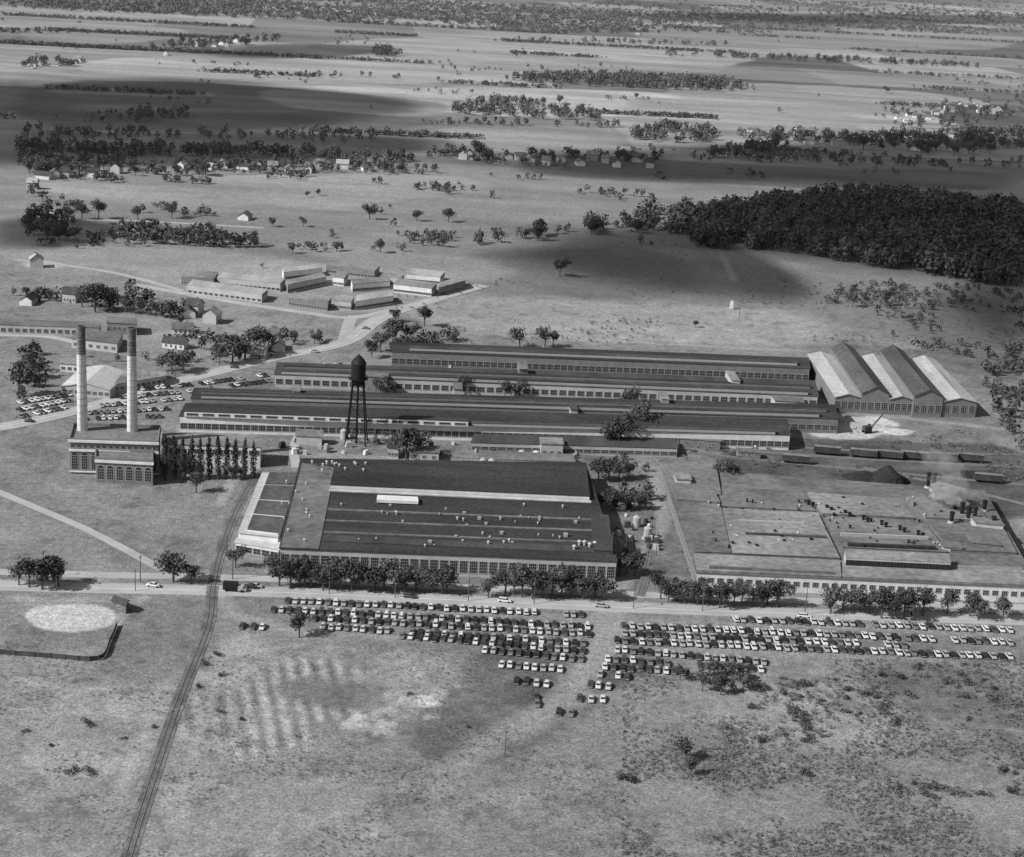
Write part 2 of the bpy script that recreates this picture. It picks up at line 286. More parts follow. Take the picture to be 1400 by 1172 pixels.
def building(name,label,px,h,wall,roof,cat="building",rt="flat",rh=2,win=None,winl=None,winr=None,group=None,over=.4,para=0,front=None):
    P=[G(x,y,h) for x,y in px]; P=[Vector((p.x,p.y,0)) for p in P]; O=sum(P,Vector())/4
    Q=[p-O for p in P]; e=thing(name,label,cat,(O.x,O.y,0),None,group=group)
    b=MB(); b.prism(Q,-.3,h,0,top=False)
    if front: b.m[0]=1
    if para:
        for i in range(4):
            a,c=Q[i],Q[(i+1)%4]; d=c-a; m_=(a+c)/2; b.box((m_.x,m_.y,h+para/2+.38),(d.length+.3,.4,para),0,math.atan2(d.y,d.x))
    Z=Vector((0,0,1))
    if rt!="flat":
        if rt=="gx": l=(Q[0]+Q[3])/2; r=(Q[1]+Q[2])/2; T=[(Q[3],Q[0],l),(Q[1],Q[2],r)]
        else: l=(Q[0]+Q[1])/2; r=(Q[2]+Q[3])/2; T=[(Q[0],Q[1],l),(Q[2],Q[3],r)]
        for a,c,t in T: b.add([a+Z*h,c+Z*h,t+Z*(h+rh)],[(0,1,2)])
    part(e,"wall",b.mesh("wall",[wall,front or wall]))
    b=MB(); E=[q*(1+over/max(q.length,1)*1.4) for q in Q]; t=.35
    if rt=="flat": b.prism(E,h,h+t,0,bot=True)
    else:
        A=E if rt=="gx" else [E[3],E[0],E[1],E[2]]
        l=(A[0]+A[3])/2; r=(A[1]+A[2])/2
        for dz in(0,t): b.add([q+Z*(h+dz-.15) for q in A]+[l+Z*(h+rh+dz),r+Z*(h+rh+dz)],[(0,1,5,4),(5,2,3,4)])
        b.f+= [(0,1,7,6),(2,3,9,8),(0,4,10,6),(4,3,9,10),(1,5,11,7),(5,2,8,11)]; b.m+=[0]*6
    part(e,"roof",b.mesh("roof",[roof]))
    for wn,i,j in((win,0,1),(winl,3,0),(winr,1,2)):
        if wn: wins(e,O,P[i],P[j],**wn)
    return e,O,P
def sub(par,O,name,px,z0,z1,m,top=None):
    P=[G(x,y,z1) for x,y in px]; b=MB(); Q=[(p.x-O.x,p.y-O.y) for p in P]; b.prism(Q,z0,z1,0,top=False)
    cx=sum(q[0] for q in Q)/4; cy=sum(q[1] for q in Q)/4
    Q2=[(cx+(q[0]-cx)*1.004,cy+(q[1]-cy)*1.01) for q in Q]; b.prism(Q2,z1,z1+(.25 if z1-z0>.5 else .1),1); part(par,name,b.mesh(name,[m,top or m])); return [Vector((p.x,p.y,0)) for p in P]
# main plant
e,O,P=building("factory_building","wide low factory hall with dark tar roof and windowed facade",[(383,750),(843,768),(800,634),(412,628)],8,m_conc,m_roofd,"factory",win=dict(n=34,wd=2.9,ht=4.6,z=1.4,nx=4,ny=4),winr=dict(n=20,wd=3,ht=4,z=1.5,nx=3,ny=3))
sub(e,O,"roof_section",[(384,748),(436,750),(458,640),(413,634)],8.36,8.5,m_roofh)
P2=sub(e,O,"roof_monitor",[(452,663),(806,679),(801,638),(459,632)],8.36,9.9,m_white,m_roofd)
sub(e,O,"roof_section",[(450,671),(808,687),(807,684.6),(451,668.6)],8.36,8.66,m_roofl)
for y0 in (697,712,728): sub(e,O,"roof_section",[(449-(y0-694)*.17,y0),(808+(y0-694)*.2,y0+14),(807+(y0-694)*.2,y0+12.4),(449-(y0-694)*.17,y0-1.6)],8.36,8.62,m_roofh)
sub(e,O,"roof_section",[(441,740),(828,756),(826,748),(442,732)],8.36,8.55,m_roofx)
sub(e,O,"skylight",[(515,684),(572,686.5),(571,680),(516,677.5)],8.8,9.7,m_white)
sub(e,O,"roof_section",[(812,752),(838,754),(832,705),(808,702)],8.36,9.5,m_roofx)
e2,O2,Pq=building("loading_shed","long stepped dark roofed loading shed with white side wall",[(326,728),(380,734),(409,648),(358,648)],6,m_white,m_roofl,"shed",win=dict(n=6,wd=2.2,ht=2.2,z=1.5),winl=dict(n=14,wd=3,ht=2,z=2))
def L_(p,q,t): return (p[0]+(q[0]-p[0])*t,p[1]+(q[1]-p[1])*t)
for k,(lo,hi) in enumerate([(0,.25),(.28,.50),(.53,.76),(.785,.98)]):
    FLp,FRp,BRp,BLp=(338,724),(380,729),(409,645),(369,645)
    sub(e2,O2,"roof_section",[L_(FLp,BLp,lo),L_(FRp,BRp,lo),L_(FRp,BRp,hi),L_(FLp,BLp,hi)],6.36,7.0+.2*k,m_white,m_roofb)
building("loading_dock","low white loading dock with flat canopy",[(322,742),(381,752),(384,738),(330,732)],3.5,m_white,m_roofl,"loading dock",win=dict(n=5,wd=3,ht=2.2,z=.3,nx=2,ny=2))
# right plant
e3,O3,P3=building("factory_building","sprawling single storey plant with weathered roofs and pale wall",[(953,783),(1420,804),(1345,672),(905,640)],6,m_brick,m_roofh,"factory",front=m_white,win=dict(n=36,wd=2.2,ht=1.8,z=2.4,nx=3,ny=2),winl=dict(n=30,wd=3.2,ht=2.6,z=1.6,nx=3,ny=2))
PM=sub(e3,O3,"roof_monitor",[(1157,763),(1300,770),(1297,758),(1155,752)],6.36,10,m_conc,m_roofg)
wins(e3,O3,PM[0],PM[1],16,2.4,1.8,7.4,2,1,fr=m_black)
secs=[([(953,780),(1150,789),(1148,767),(949,758)],m_roofg,.5),([(1152,789),(1418,801),(1395,776),(1152,770)],m_roofg,.5),([(947,754),(1000,756),(985,690),(924,686)],m_roofh,.3),([(1002,756),(1148,763),(1118,702),(988,696)],m_roofg,.9),([(1152,748),(1296,755),(1262,712),(1126,706)],m_roofm,.4),
 ([(925,683),(985,687),(975,668),(918,664)],m_roofm,.9),([(988,692),(1116,699),(1098,672),(980,666)],m_roofm,.3),([(1124,702),(1250,708),(1222,682),(1104,674)],m_roofg,1.0),([(1266,708),(1350,712),(1335,684),(1240,680)],m_roofm,.5),([(1300,752),(1390,756),(1372,722),(1272,718)],m_roofh,.8)]
for q,mm,hh in secs: sub(e3,O3,"roof_section",q,6.36,6.4+hh,mm if hh<.6 else m_roofm,mm)
for q,mm in [(vq(1020,730,1130,735,2),m_roofx),(vq(1010,712,1100,716,1.2),m_frame),(vq(1150,730,1270,735,1.2),m_frame),(vq(1160,744,1280,749,2),m_roofd),(vq(970,775,1140,783,1.2),m_roofm)]:
    sub(e3,O3,"roof_ridge",q,6.36,7.9,mm,mm)
building("factory_wing","narrow wing with felt roof joined to plant",[(925,672),(985,676),(978,633),(902,630)],7,m_brick,m_roofh,"factory",win=dict(n=8,wd=2.2,ht=2,z=2),winl=dict(n=10,wd=2.2,ht=2,z=2))
def longb(lb,px,h,wall,roof,n,rt="flat",wz=1.6,wh=2.6,**k):
    return building("factory_building",lb,px,h,wall,roof,"factory",win=dict(n=n,wd=3.4,ht=wh,z=wz,nx=4,ny=2),rt=rt,rh=2,winl=dict(n=4,wd=3,ht=2.2,z=1.6),**k)
e,O,P=longb("long brick workshop with dark roof at the field edge",[(536,482),(1107,505),(1104,490),(538,468)],8,m_brick,m_roofd,60,wz=2,wh=3)
sub(e,O,"roof_monitor",[(560,476),(1090,497),(1089,494),(561,473)],8.36,9.6,m_frame,m_roofx)
e,O,P=longb("long low workshop with dark roof and pale wall",[(376,513),(1118,543),(1113,521),(380,496)],6,m_conc,m_roofx,60)
sub(e,O,"roof_monitor",[(385,508),(1105,537),(1104,535),(386,506)],6.36,7.6,m_frame,m_roofd)
sub(e,O,"roof_monitor",[(390,501),(1108,529),(1107,527),(391,499)],6.36,7.4,m_brick,m_roofd)
e,O,P=longb("very long factory hall with black roof and monitor",[(262,546),(1146,574),(1140,554),(267,531)],7,m_brick,m_roofd,80)
sub(e,O,"roof_monitor",[(275,541),(1120,567),(1119,565),(276,539)],7.36,8.6,m_frame,m_roofd)
sub(e,O,"roof_monitor",[(275,535.5),(1130,560.5),(1129,559),(276,534)],7.36,8.4,m_brick,m_roofx)
e,O,P=longb("very long factory hall with white windowed front wall",[(246,570),(1080,596),(1075,574),(255,552)],7,m_white,m_roofd,80)
q=sub(e,O,"roof_monitor",[(252,563),(640,577),(639,572),(254,557)],7.36,9.6,m_white,m_roofd); wins(e,O,q[0],q[1],18,5,1,8,4,1)
sub(e,O,"roof_monitor",[(645,579),(1060,591),(1059,588),(646,576)],7.36,8.6,m_frame,m_roofx)
longb("low annex with felt roof beside the long hall",[(645,606),(926,614),(922,601),(650,594)],4,m_conc,m_roofx,24,wz=1,wh=1.6)
longb("low flat service building with pale wall",[(655,628),(785,632),(782,622),(656,617)],4,m_conc,m_roofm,12,wz=1,wh=1.6)
building("small_shed","small pale gabled shed near the hall",vq(405,596,440,598,6),4,m_conc,m_roofm,"shed",rt="gx")
for x0,y0,x1,y1,d,h in [(930,600,985,604,8,4),(990,592,1030,597,6,4),(1060,548,1100,551,8,6),(1105,562,1155,565,8,5),(740,607,770,608,8,6),(560,618,600,620,8,4),(530,612,545,613,6,5),(1010,618,1040,620,5,3),(1290,748,1316,750,7,8),(1330,742,1368,746,10,8),(1335,715,1372,719,8,9),(925,655,945,656,8,9),(500,515,530,517,6,8),(600,490,640,492,5,5),(850,490,880,492,5,5),(710,505,722,505,12,10),(1000,520,1012,521,12,9),(905,545,915,546,8,10),(620,532,632,532.5,8,9),(780,560,790,560.4,8,9),(400,535,410,535.4,8,9)]:
    building("small_building","small flat roofed outbuilding in the plant yard",vq(x0,y0,x1,y1,d),h,random.choice([m_conc,m_brick]),random.choice([m_roofm,m_roofx,m_roofg]),"outbuilding",win=dict(n=3,wd=1.6,ht=1.4,z=1.4),group="small plant outbuildings")
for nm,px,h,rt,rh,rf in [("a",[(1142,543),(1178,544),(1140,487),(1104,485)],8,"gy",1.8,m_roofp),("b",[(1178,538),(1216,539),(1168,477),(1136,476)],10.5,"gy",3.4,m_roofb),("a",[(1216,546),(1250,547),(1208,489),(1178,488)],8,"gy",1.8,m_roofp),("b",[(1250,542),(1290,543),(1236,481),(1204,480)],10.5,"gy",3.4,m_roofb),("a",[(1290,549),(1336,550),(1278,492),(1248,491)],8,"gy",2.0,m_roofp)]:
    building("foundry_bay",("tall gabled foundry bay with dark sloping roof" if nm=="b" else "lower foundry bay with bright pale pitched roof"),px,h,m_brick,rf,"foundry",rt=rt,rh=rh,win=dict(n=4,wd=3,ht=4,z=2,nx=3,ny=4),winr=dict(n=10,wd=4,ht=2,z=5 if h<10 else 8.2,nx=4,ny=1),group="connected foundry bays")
# power house
e,O,P=building("power_house","brick power house with arched windows and pale cornice",[(95,603),(216,607),(219,586),(101,582)],14,m_brick,m_roofm,"power house",win=dict(n=9,wd=2.6,ht=6,z=2,nx=3,ny=5,arch=True),winl=dict(n=5,wd=2.6,ht=6,z=2,nx=3,ny=5,arch=True),para=1)
wins(e,O,P[0],P[1],14,1.6,1.4,11.2,2,1)
b=MB(); d=P[1]-P[0]; m_=(P[0]+P[1])/2-O; rz=math.atan2(d.y,d.x)
for z_,hh in ((10.2,.9),(1.1,.5)): b.box((m_.x+.2*math.sin(rz),m_.y-.25*math.cos(rz),z_),(d.length+.6,.5,hh),0,rz)
b.box((m_.x,m_.y-.3,14.2),(d.length+1,.9,1.0),0,rz); part(e,"cornice",b.mesh("cornice",[m_white]))
e,O,P=building("power_house_wing","lower brick front wing with arched windows and white band",[(131,628),(209,632),(208,620),(131,617)],10,m_brick,m_roofm,"power house",win=dict(n=6,wd=2.8,ht=4.6,z=1.6,nx=3,ny=4,arch=True),para=.8)
b=MB(); d=P[1]-P[0]; m_=(P[0]+P[1])/2-O; rz=math.atan2(d.y,d.x); b.box((m_.x,m_.y-.3,9.4),(d.length+.8,.6,1.1),0,rz); part(e,"cornice",b.mesh("cornice",[m_white]))
building("office_building","long pale building behind the poplar row",[(222,608),(356,612),(358,599),(224,592)],9,m_white,m_roofg,"office building",win=dict(n=16,wd=1.8,ht=2,z=5.5,nx=2,ny=2))
for (x,yb,yt) in [(113,589,450),(181,590,452)]:
    p=G(x,yb,14); h=(yb-yt)/(sc(x,yb+40)*.955)+14
    e=thing("chimney","tall tapering pale industrial chimney with sooty top","chimney",(p.x,p.y,0),group="power house chimneys")
    b=MB(); n=20; b.cyl((0,0,0),(0,0,h*.8),2.35,1.85,n,0,False)
    for k in range(1,15): b.cyl((0,0,14+k*2.8),(0,0,14+k*2.8+.2),2.32-k*.034,2.32-k*.034,n,1,False)
    part(e,"shaft",b.mesh("shaft",[m_chim,m_frame]))
    b=MB(); b.cyl((0,0,h*.8),(0,0,h-1),1.85,1.7,n,0,False); b.cyl((0,0,h-1),(0,0,h),1.95,1.95,n,0,False); b.cyl((0,0,h-3),(0,0,h),1.4,1.4,n,1,True); b.cyl((0,0,h-.01),(0,0,h),1.95,1.4,n,0,False); part(e,"crown_band",b.mesh("crown",[m_soot,m_black]))
    b=MB()
    for k in range(70): b.box((0,-2.45+k*.008,2+k*.85),(.5,.06,.06))
    for sx in(-.25,.25): b.box((sx,-2.2,h*.48),(.06,.06,h*.9))
    part(e,"ladder",b.mesh("ladder",[m_black]))
# water tower
p=G(487,606); h=41.0
e=thing("water_tower","black steel water tower on braced lattice legs","water tower",(p.x,p.y,0))
b=MB(); rt=3.2; n=24
prof=[(.4,h-14.5),(1.8,h-14),(2.9,h-13),(rt,h-11.4),(rt,h-4.2),(rt+.25,h-4.2),(2.4,h-2.4),(1,h-1),(.15,h-.3),(.1,h+.6)]
vs=[];fs=[]
for r,z in prof:
    for i in range(n): t=2*math.pi*i/n; vs.append((r*math.cos(t),r*math.sin(t),z))
for k in range(len(prof)-1):
    for i in range(n): fs.append((k*n+i,k*n+(i+1)%n,(k+1)*n+(i+1)%n,(k+1)*n+i))
b.add(vs,fs); part(e,"tank",b.mesh("tank",[m_black]))
b=MB()
for i in range(24):
    t=2*math.pi*i/24;t2=2*math.pi*(i+1)/24
    for z in(h-11.2,h-10.2): b.cyl((4.2*math.cos(t),4.2*math.sin(t),z),(4.2*math.cos(t2),4.2*math.sin(t2),z),.08,.08,4)
    b.cyl((4.2*math.cos(t),4.2*math.sin(t),h-11.3),(4.2*math.cos(t),4.2*math.sin(t),h-10.2),.05,.05,4)
    b.add([(3.1*math.cos(t),3.1*math.sin(t),h-11.3),(3.1*math.cos(t2),3.1*math.sin(t2),h-11.3),(4.3*math.cos(t2),4.3*math.sin(t2),h-11.3),(4.3*math.cos(t),4.3*math.sin(t),h-11.3)],[(0,1,2,3)])
part(e,"balcony",b.mesh("balcony",[m_black]))
lm=MB(); lm.cyl((6.4,0,0),(3.1,0,h-11.5),.3,.28,8); lme=lm.mesh("leg",[m_black])
for k in range(4): part(e,"leg",lme,(0,0,0),math.pi/4+k*math.pi/2)
b=MB(); lev=[0,8,16,23,h-11.5]
def lp(k,z): r=6.4+(3.1-6.4)*z/(h-11.5); t=math.pi/4+k*math.pi/2; return (r*math.cos(t),r*math.sin(t),z)
for k in range(4):
    for i in range(4):
        b.cyl(lp(k,lev[i]),lp(k+1,lev[i+1]),.09,.09,4); b.cyl(lp(k+1,lev[i]),lp(k,lev[i+1]),.09,.09,4); b.cyl(lp(k,lev[i+1]),lp(k+1,lev[i+1]),.14,.14,4)
part(e,"bracing",b.mesh("bracing",[m_black]))
b=MB(); b.cyl((0,0,0),(0,0,h-14.2),.5,.5,10); part(e,"riser_pipe",b.mesh("riser",[m_black]))
# housing blocks
for q in [[(256,390),(358,403),(366,396),(264,383)],[(297,380),(383,388),(390,381),(305,373)],[(393,390),(446,379),(440,373),(391,384)],[(388,373),(440,367),(434,362),(386,367)],[(446,363),(512,371),(519,364),(453,355)],[(482,389),(533,385),(528,379),(480,382)],[(538,389),(590,395),(597,388),(545,381)],[(600,394),(636,384),(630,378),(601,387)],[(556,375),(602,379),(608,372),(562,367)],[(395,407),(448,414),(453,407),(402,400)],[(456,411),(480,413),(484,406),(461,403)],[(486,413),(538,405),(532,398),(488,404)],[(248,378),(292,382),(298,373),(254,368)],[(520,378),(548,381),(552,376),(525,373)],[(455,379),(470,381),(476,374),(461,372)]]:
    building("apartment_block","two storey flat roofed apartment block with pale bands",q,5,m_brick if random.random()<.2 else m_white if random.random()<.5 else m_conc,m_roofg if random.random()<.6 else m_roofp,"apartment block",win=dict(n=14,wd=2.2,ht=1.3,z=.8,nx=2,ny=1),winr=dict(n=8,wd=1.6,ht=1.2,z=3.2,nx=2,ny=1),group="housing project apartment blocks",over=.15)
building("low_building","low wide roofed hall with pale hipped roof",[(84,528),(150,533),(176,510),(112,503)],4.5,m_conc,m_roofl,"hall",rt="gy",rh=2.4,win=dict(n=8,wd=2,ht=1.5,z=1.5))
building("low_building","long low wing with pale gabled roof",[(156,526),(228,514),(214,503),(178,510)],4.5,m_conc,m_roofg,"hall",rt="gx",rh=2,win=dict(n=10,wd=2,ht=1.5,z=1.5))
building("low_building","flat roofed store with dark roof",[(98,463),(160,470),(168,455),(108,450)],5,m_conc,m_roofh,"store",win=dict(n=6,wd=2,ht=1.5,z=1.5))
building("low_building","long grey roofed building beside a street",[(-20,444),(135,449),(138,441),(-15,436)],5,m_conc,m_roofm,"building",win=dict(n=16,wd=2.4,ht=2,z=1.5))
building("low_building","raised flat roofed brick block near the chimneys",[(146,441),(187,444),(186,436),(147,433)],6,m_brick,m_roofm,"building",win=dict(n=6,wd=2,ht=2,z=2))
building("low_building","small pale flat roofed shop by the street",[(82,497),(108,499),(110,491),(85,489)],4,m_white,m_roofg,"shop",win=dict(n=3,wd=2,ht=1.5,z=1))
hm={}
def house_meshes(v):
    wd,dp,hh,rh=[(9,7,4.5,2.6),(11,8,3.2,2.6),(8,8,5.5,3),(12,7,3.4,2.2)][v%4]; wm=[m_white,m_white,m_conc,m_white][v%4]; rm=[m_roofm,m_roofx,m_roofg,m_roofp][(v//4)%4]
    b=MB(); b.prism([(-wd/2,-dp/2),(wd/2,-dp/2),(wd/2,dp/2),(-wd/2,dp/2)],-.3,hh,0,top=False)
    for s in(-1,1): b.add([(s*wd/2,-dp/2,hh),(s*wd/2,dp/2,hh),(s*wd/2,0,hh+rh)],[(0,1,2)])
    W=b.mesh("house_wall",[wm]); b=MB(); o=.5
    for dz in(0,.2): b.add([(-wd/2-o,-dp/2-o,hh-.4+dz),(wd/2+o,-dp/2-o,hh-.4+dz),(wd/2+o,0,hh+rh+dz),(-wd/2-o,0,hh+rh+dz),(wd/2+o,dp/2+o,hh-.4+dz),(-wd/2-o,dp/2+o,hh-.4+dz)],[(0,1,2,3),(3,2,4,5)])
    Rm=b.mesh("house_roof",[rm]); b=MB(); b.box((wd*.2,.6,hh+rh*.9+.4),(.8,.8,1.8)); Cm=b.mesh("house_chimney",[m_brick])
    D=MB(); D.box((wd*.12,-dp/2-.04,1),(1,.08,2)); return W,Rm,Cm,D.mesh("door",[m_roofx]),wd,dp,hh
for v in range(16): hm[v]=house_meshes(v)
def house(x,y,rz=None,tiny=False):
    v=random.randrange(16); W,Rm,Cm,Dm,wd,dp,hh=hm[v]; p=G(x,y); rz=random.choice([0,1.57])+random.uniform(-.3,.3) if rz is None else rz
    e=thing("house",["white wooden gabled house among trees","pale single storey cottage among trees","pale two storey gabled house among trees","long white bungalow among trees"][v%4],"house",p,rz=rz,group="scattered village houses")
    part(e,"wall",W); r=part(e,"roof",Rm)
    if tiny: s=random.uniform(.9,1.2); e.scale=(s,s,s)
    if not tiny:
        part(r,"chimney",Cm); part(e,"door",Dm); m=window_mesh(1.1,1.2,2,2)
        for sx in (-.33,-.1,.35): part(e,"window",m,(sx*wd,-dp/2,1.0))
def hline(x0,y0,x1,y1,n,j=4,tiny=True):
    for i in range(n):
        t=(i+random.random())/n; house(x0+(x1-x0)*t,y0+(y1-y0)*t+random.uniform(-j,j),tiny=tiny)
hline(235,232,530,234,14,5); hline(620,217,900,226,14,5); hline(1225,162,1373,147,16,9); hline(1060,190,1370,206,8,6); hline(32,95,115,87,7,4); hline(225,72,345,52,8,6); hline(40,242,160,240,5,4)
hline(1000,180,1370,190,6,5);hline(450,26,900,44,6,6); hline(300,60,340,60,4,3)
for x,y in [(258,432),(290,441),(266,428),(355,488),(380,478),(155,323),(285,315),(282,322),(335,300),(60,318),(98,412),(40,415),(50,365),(78,296),(370,462),(345,480),(240,475),(300,228),(45,258),(250,455)]: house(x,y)
# ---------------- foliage ----------------
def crowns(P,Z,RX,RZ,n,q,rng):
    N=len(P); d=rng.normal(size=(N,n,3)); d[...,2]=d[...,2]*.9+.35; d/=np.linalg.norm(d,axis=2,keepdims=True)
    ph=rng.uniform(0,6.28,(N,1)); az=np.arctan2(d[...,1],d[...,0])
    lob=1+.2*np.sin(3*az+ph)+.16*np.sin(5*az+2*ph+4*d[...,2])+.1*np.sin(7*d[...,2]+ph)
    r=lob*(1-.5*rng.random((N,n))**2.2)
    c=d*r[...,None]*np.stack([RX,RX,RZ],-1)[:,None,:]; c[...,0]+=P[:,0:1]; c[...,1]+=P[:,1:2]; c[...,2]+=Z[:,None]
    nn=d+.55*rng.normal(size=d.shape); nn/=np.linalg.norm(nn,axis=2,keepdims=True)
    a=np.cross(nn,rng.normal(size=d.shape)); a/=np.linalg.norm(a,axis=2,keepdims=True); bb=np.cross(nn,a)
    s=(q[:,None]*rng.uniform(.6,1.3,(N,n)))[...,None]; a=a*s; bb=bb*s*.8
    return np.stack([c-a-bb*.6,c+a*.7-bb,c+a+bb*.7,c-a*.6+bb],2).reshape(-1,3)
def quads_mesh(name,V,m):
    nf=len(V)//4; me=bpy.data.meshes.new(name); me.vertices.add(len(V)); me.vertices.foreach_set("co",V.astype(np.float32).ravel())
    me.loops.add(nf*4); me.loops.foreach_set("vertex_index",np.arange(nf*4,dtype=np.int32)); me.polygons.add(nf); me.polygons.foreach_set("loop_start",np.arange(0,nf*4,4,dtype=np.int32))
    me.materials.append(m); me.update(calc_edges=True); return me
def scatter(px,spacing,cap=4000,wob=0,thin=None):
    poly=polyG(px,1); lo,hi=poly.min(0),poly.max(0); n=int((hi-lo).prod()/spacing**2); n=min(n,cap*10)
    P=R.uniform(lo,hi,(n,2)); Q=P+wob*np.stack([fbm(P[:,0],P[:,1],90),fbm(P[:,0]+500,P[:,1],90)],1)*2; P=P[inpoly(Q,poly)]
    if thin is not None: P=P[fbm(P[:,0],P[:,1],50,3)>thin]
    return P[:cap]
def mass(name,label,cat,P,h,nf,m,w=.42,qs=.16):
    N=len(P); H=h*R.uniform(.55,1.2,N); V=crowns(P,H*.52,H*w*R.uniform(.75,1.2,N),H*.48,nf,H*qs,R); V[:,2]=np.maximum(V[:,2],.02)
    thing(name,label,cat,(0,0,0),quads_mesh(name,V,m),kind="stuff")
mass("woodland","dense dark leafy woodland on the plain","woodland",scatter([(920,318),(960,292),(1040,280),(1200,272),(1420,285),(1420,398),(1300,378),(1180,362),(1050,345),(985,345),(925,338)],7.5,3800,25),14,100,m_leafw,w=.4,qs=.085)
for px,h,s in [([(680,108),(760,104),(860,106),(960,112),(1030,120),(1000,127),(860,120),(700,114)],12,14),([(605,155),(660,142),(740,142),(820,158),(815,166),(700,162)],11,14),([(490,76),(525,70),(560,78),(540,80)],13,14),
 ([(130,165),(185,156),(250,158),(270,160),(200,168)],11,12),([(890,74),(1100,80),(1350,92),(1350,94),(1100,84),(890,77)],11,17),([(860,180),(900,170),(990,185),(960,198),(870,192)],11,13),
 ([(700,55),(1000,62),(1000,64),(700,57)],10,20),([(20,200),(300,206),(540,218),(640,208),(640,213),(520,226),(300,215),(20,218)],11,10.5),([(20,214),(120,222),(200,222),(190,234),(30,233)],11,10.5),
 ([(600,210),(760,212),(1000,215),(1370,226),(1370,231),(1000,222),(760,220),(600,217)],9,15),([(1000,183),(1200,187),(1400,197),(1400,205),(1200,202),(1000,191)],10,14),([(950,215),(1000,205),(1070,200),(1080,206),(990,218)],12,12),
 ([(1190,150),(1400,132),(1400,170),(1210,180)],9,30),([(20,90),(60,86),(120,88),(120,92),(30,94)],11,16),([(200,66),(400,52),(400,56),(210,71)],11,20),([(600,165),(850,172),(850,176),(600,170)],8,17),([(400,100),(640,112),(640,114),(400,103)],8,22),
 ([(1170,187),(1300,182),(1400,182),(1400,194),(1190,198)],11,13),([(20,180),(300,184),(520,194),(520,198),(300,192),(20,192)],9,15),([(200,230),(450,222),(620,232),(600,242),(400,236),(220,245)],8,12),
 ([(24,290),(90,292),(110,325),(40,332),(24,318)],9,9),([(120,318),(250,316),(355,333),(345,341),(200,334)],9,8.5),([(60,237),(150,240),(190,250),(130,252),(70,246)],8,11),([(24,262),(60,262),(120,300),(60,296),(24,285)],8,13),
 ([(860,294),(940,288),(1100,282),(1020,300),(925,322),(870,316)],12,10),([(770,312),(860,300),(880,316),(800,319)],10,10),([(645,333),(720,328),(780,312),(790,318),(720,333),(650,336)],8,11),
 ([(500,476),(600,458),(650,468),(540,488)],8,7),([(110,405),(180,398),(262,428),(250,440),(190,432),(115,425)],8,8.5),([(225,468),(300,462),(385,478),(370,492),(290,505),(225,508)],7,11),([(24,480),(60,485),(70,530),(24,560)],7,9),
 ([(262,390),(420,352),(470,350),(360,372),(262,398)],3,22),([(20,398),(100,402),(100,416),(20,412)],7,10),([(380,440),(440,450),(440,476),(390,470)],6,12),([(800,625),(875,625),(885,650),(805,655)],5,9),([(810,672),(885,672),(885,700),(815,700)],6,7),
 ([(925,905),(1030,912),(1025,950),(935,945)],4,8),([(1345,480),(1420,470),(1420,640),(1375,590),(1345,540)],6,8),([(75,485),(240,490),(240,500),(75,495)],6,13),([(500,532),(720,545),(715,552),(500,542)],5,13)]:
    P=scatter(px,s,1800,14)
    if len(P): mass("woodland","belt of leafy trees between the fields","woodland",P,h,56,m_leafw if px[0][1]>190 else m_leaff,qs=.1,w=.4)
mass("woodland","scrubby young trees on rough ground by the wood","woodland",scatter([(1150,385),(1420,395),(1420,560),(1330,490),(1200,470),(1120,420)],7.5,1400,10,.02),4,36,m_leafw,qs=.13,w=.5)
def gscatter(n,x0,x1,y0,y1,thr,s,sx=1):
    out=[]
    while len(out)<n:
        X=R.uniform(x0,x1,4000); Y=R.uniform(y0,y1,4000); P=np.array([tuple(G(a,c))[:2] for a,c in zip(X,Y)]); k=fbm(P[:,0]/sx,P[:,1],s,4)+R.normal(0,.03,len(P))>thr; out+=[tuple(p) for p in P[k]]
    return np.array(out[:n])
mass("woodland","distant mottled woods and hedgerows near the horizon","woodland",gscatter(5600,-10,1410,-6,46,.03,300,3),7.5,16,m_leaff,w=.8,qs=.24)
hed=[]
for _ in range(13000):
    x=random.uniform(-10,1410); y=random.choice([random.uniform(15,75),random.uniform(40,200)]); p=G(x,y); hed.append((p.x,p.y))
hed=np.array(hed); ux,uy=parcel(hed[:,0],hed[:,1])
fy=uy/300; fyd=(fy-np.round(fy))*300; keep=LAT[(np.floor(ux/160).astype(int))&255,(np.round(fy).astype(int)*5)&255]>.5
hed2=hed[keep].copy(); hed2[:,1]-= (fyd[keep]+R.normal(0,4,keep.sum()))/ca
mass("hedgerow","thin hedgerow trees lining distant farm fields","hedgerow",hed2[:5000],5.5,14,m_leaff,w=.6,qs=.2)
mass("woodland","scattered trees across the plain","woodland",gscatter(360,20,1400,50,240,.2,110),6.5,30,m_leaff,qs=.12)
mass("woodland","small tree clumps across the open plain","woodland",gscatter(260,20,1200,235,345,.2,70),6,36,m_leafw,qs=.12)
mass("shrubs","low scrubby bushes and weeds over rough ground","shrubs",gscatter(5200,850,1420,900,1180,.02,24),.65,14,m_shrub,w=.8,qs=.22)
mass("shrubs","taller scrub thickets over rough ground","shrubs",gscatter(420,900,1420,905,1090,.09,30),1.4,34,m_shrub,w=.7,qs=.13)
mass("shrubs","low weeds over the rough grass","shrubs",gscatter(2600,-10,860,880,1180,.04,20),.5,12,m_shrub,w=.9,qs=.22)
mass("shrubs","scattered scrub on the open grassland","shrubs",gscatter(450,540,1400,330,470,.12,60),1.4,18,m_shrub,w=.7,qs=.2)
mass("shrubs","weeds along the rail spur and yard","shrubs",gscatter(260,900,1400,590,660,.05,20),1.4,18,m_shrub,w=.7,qs=.2)
TV=[]
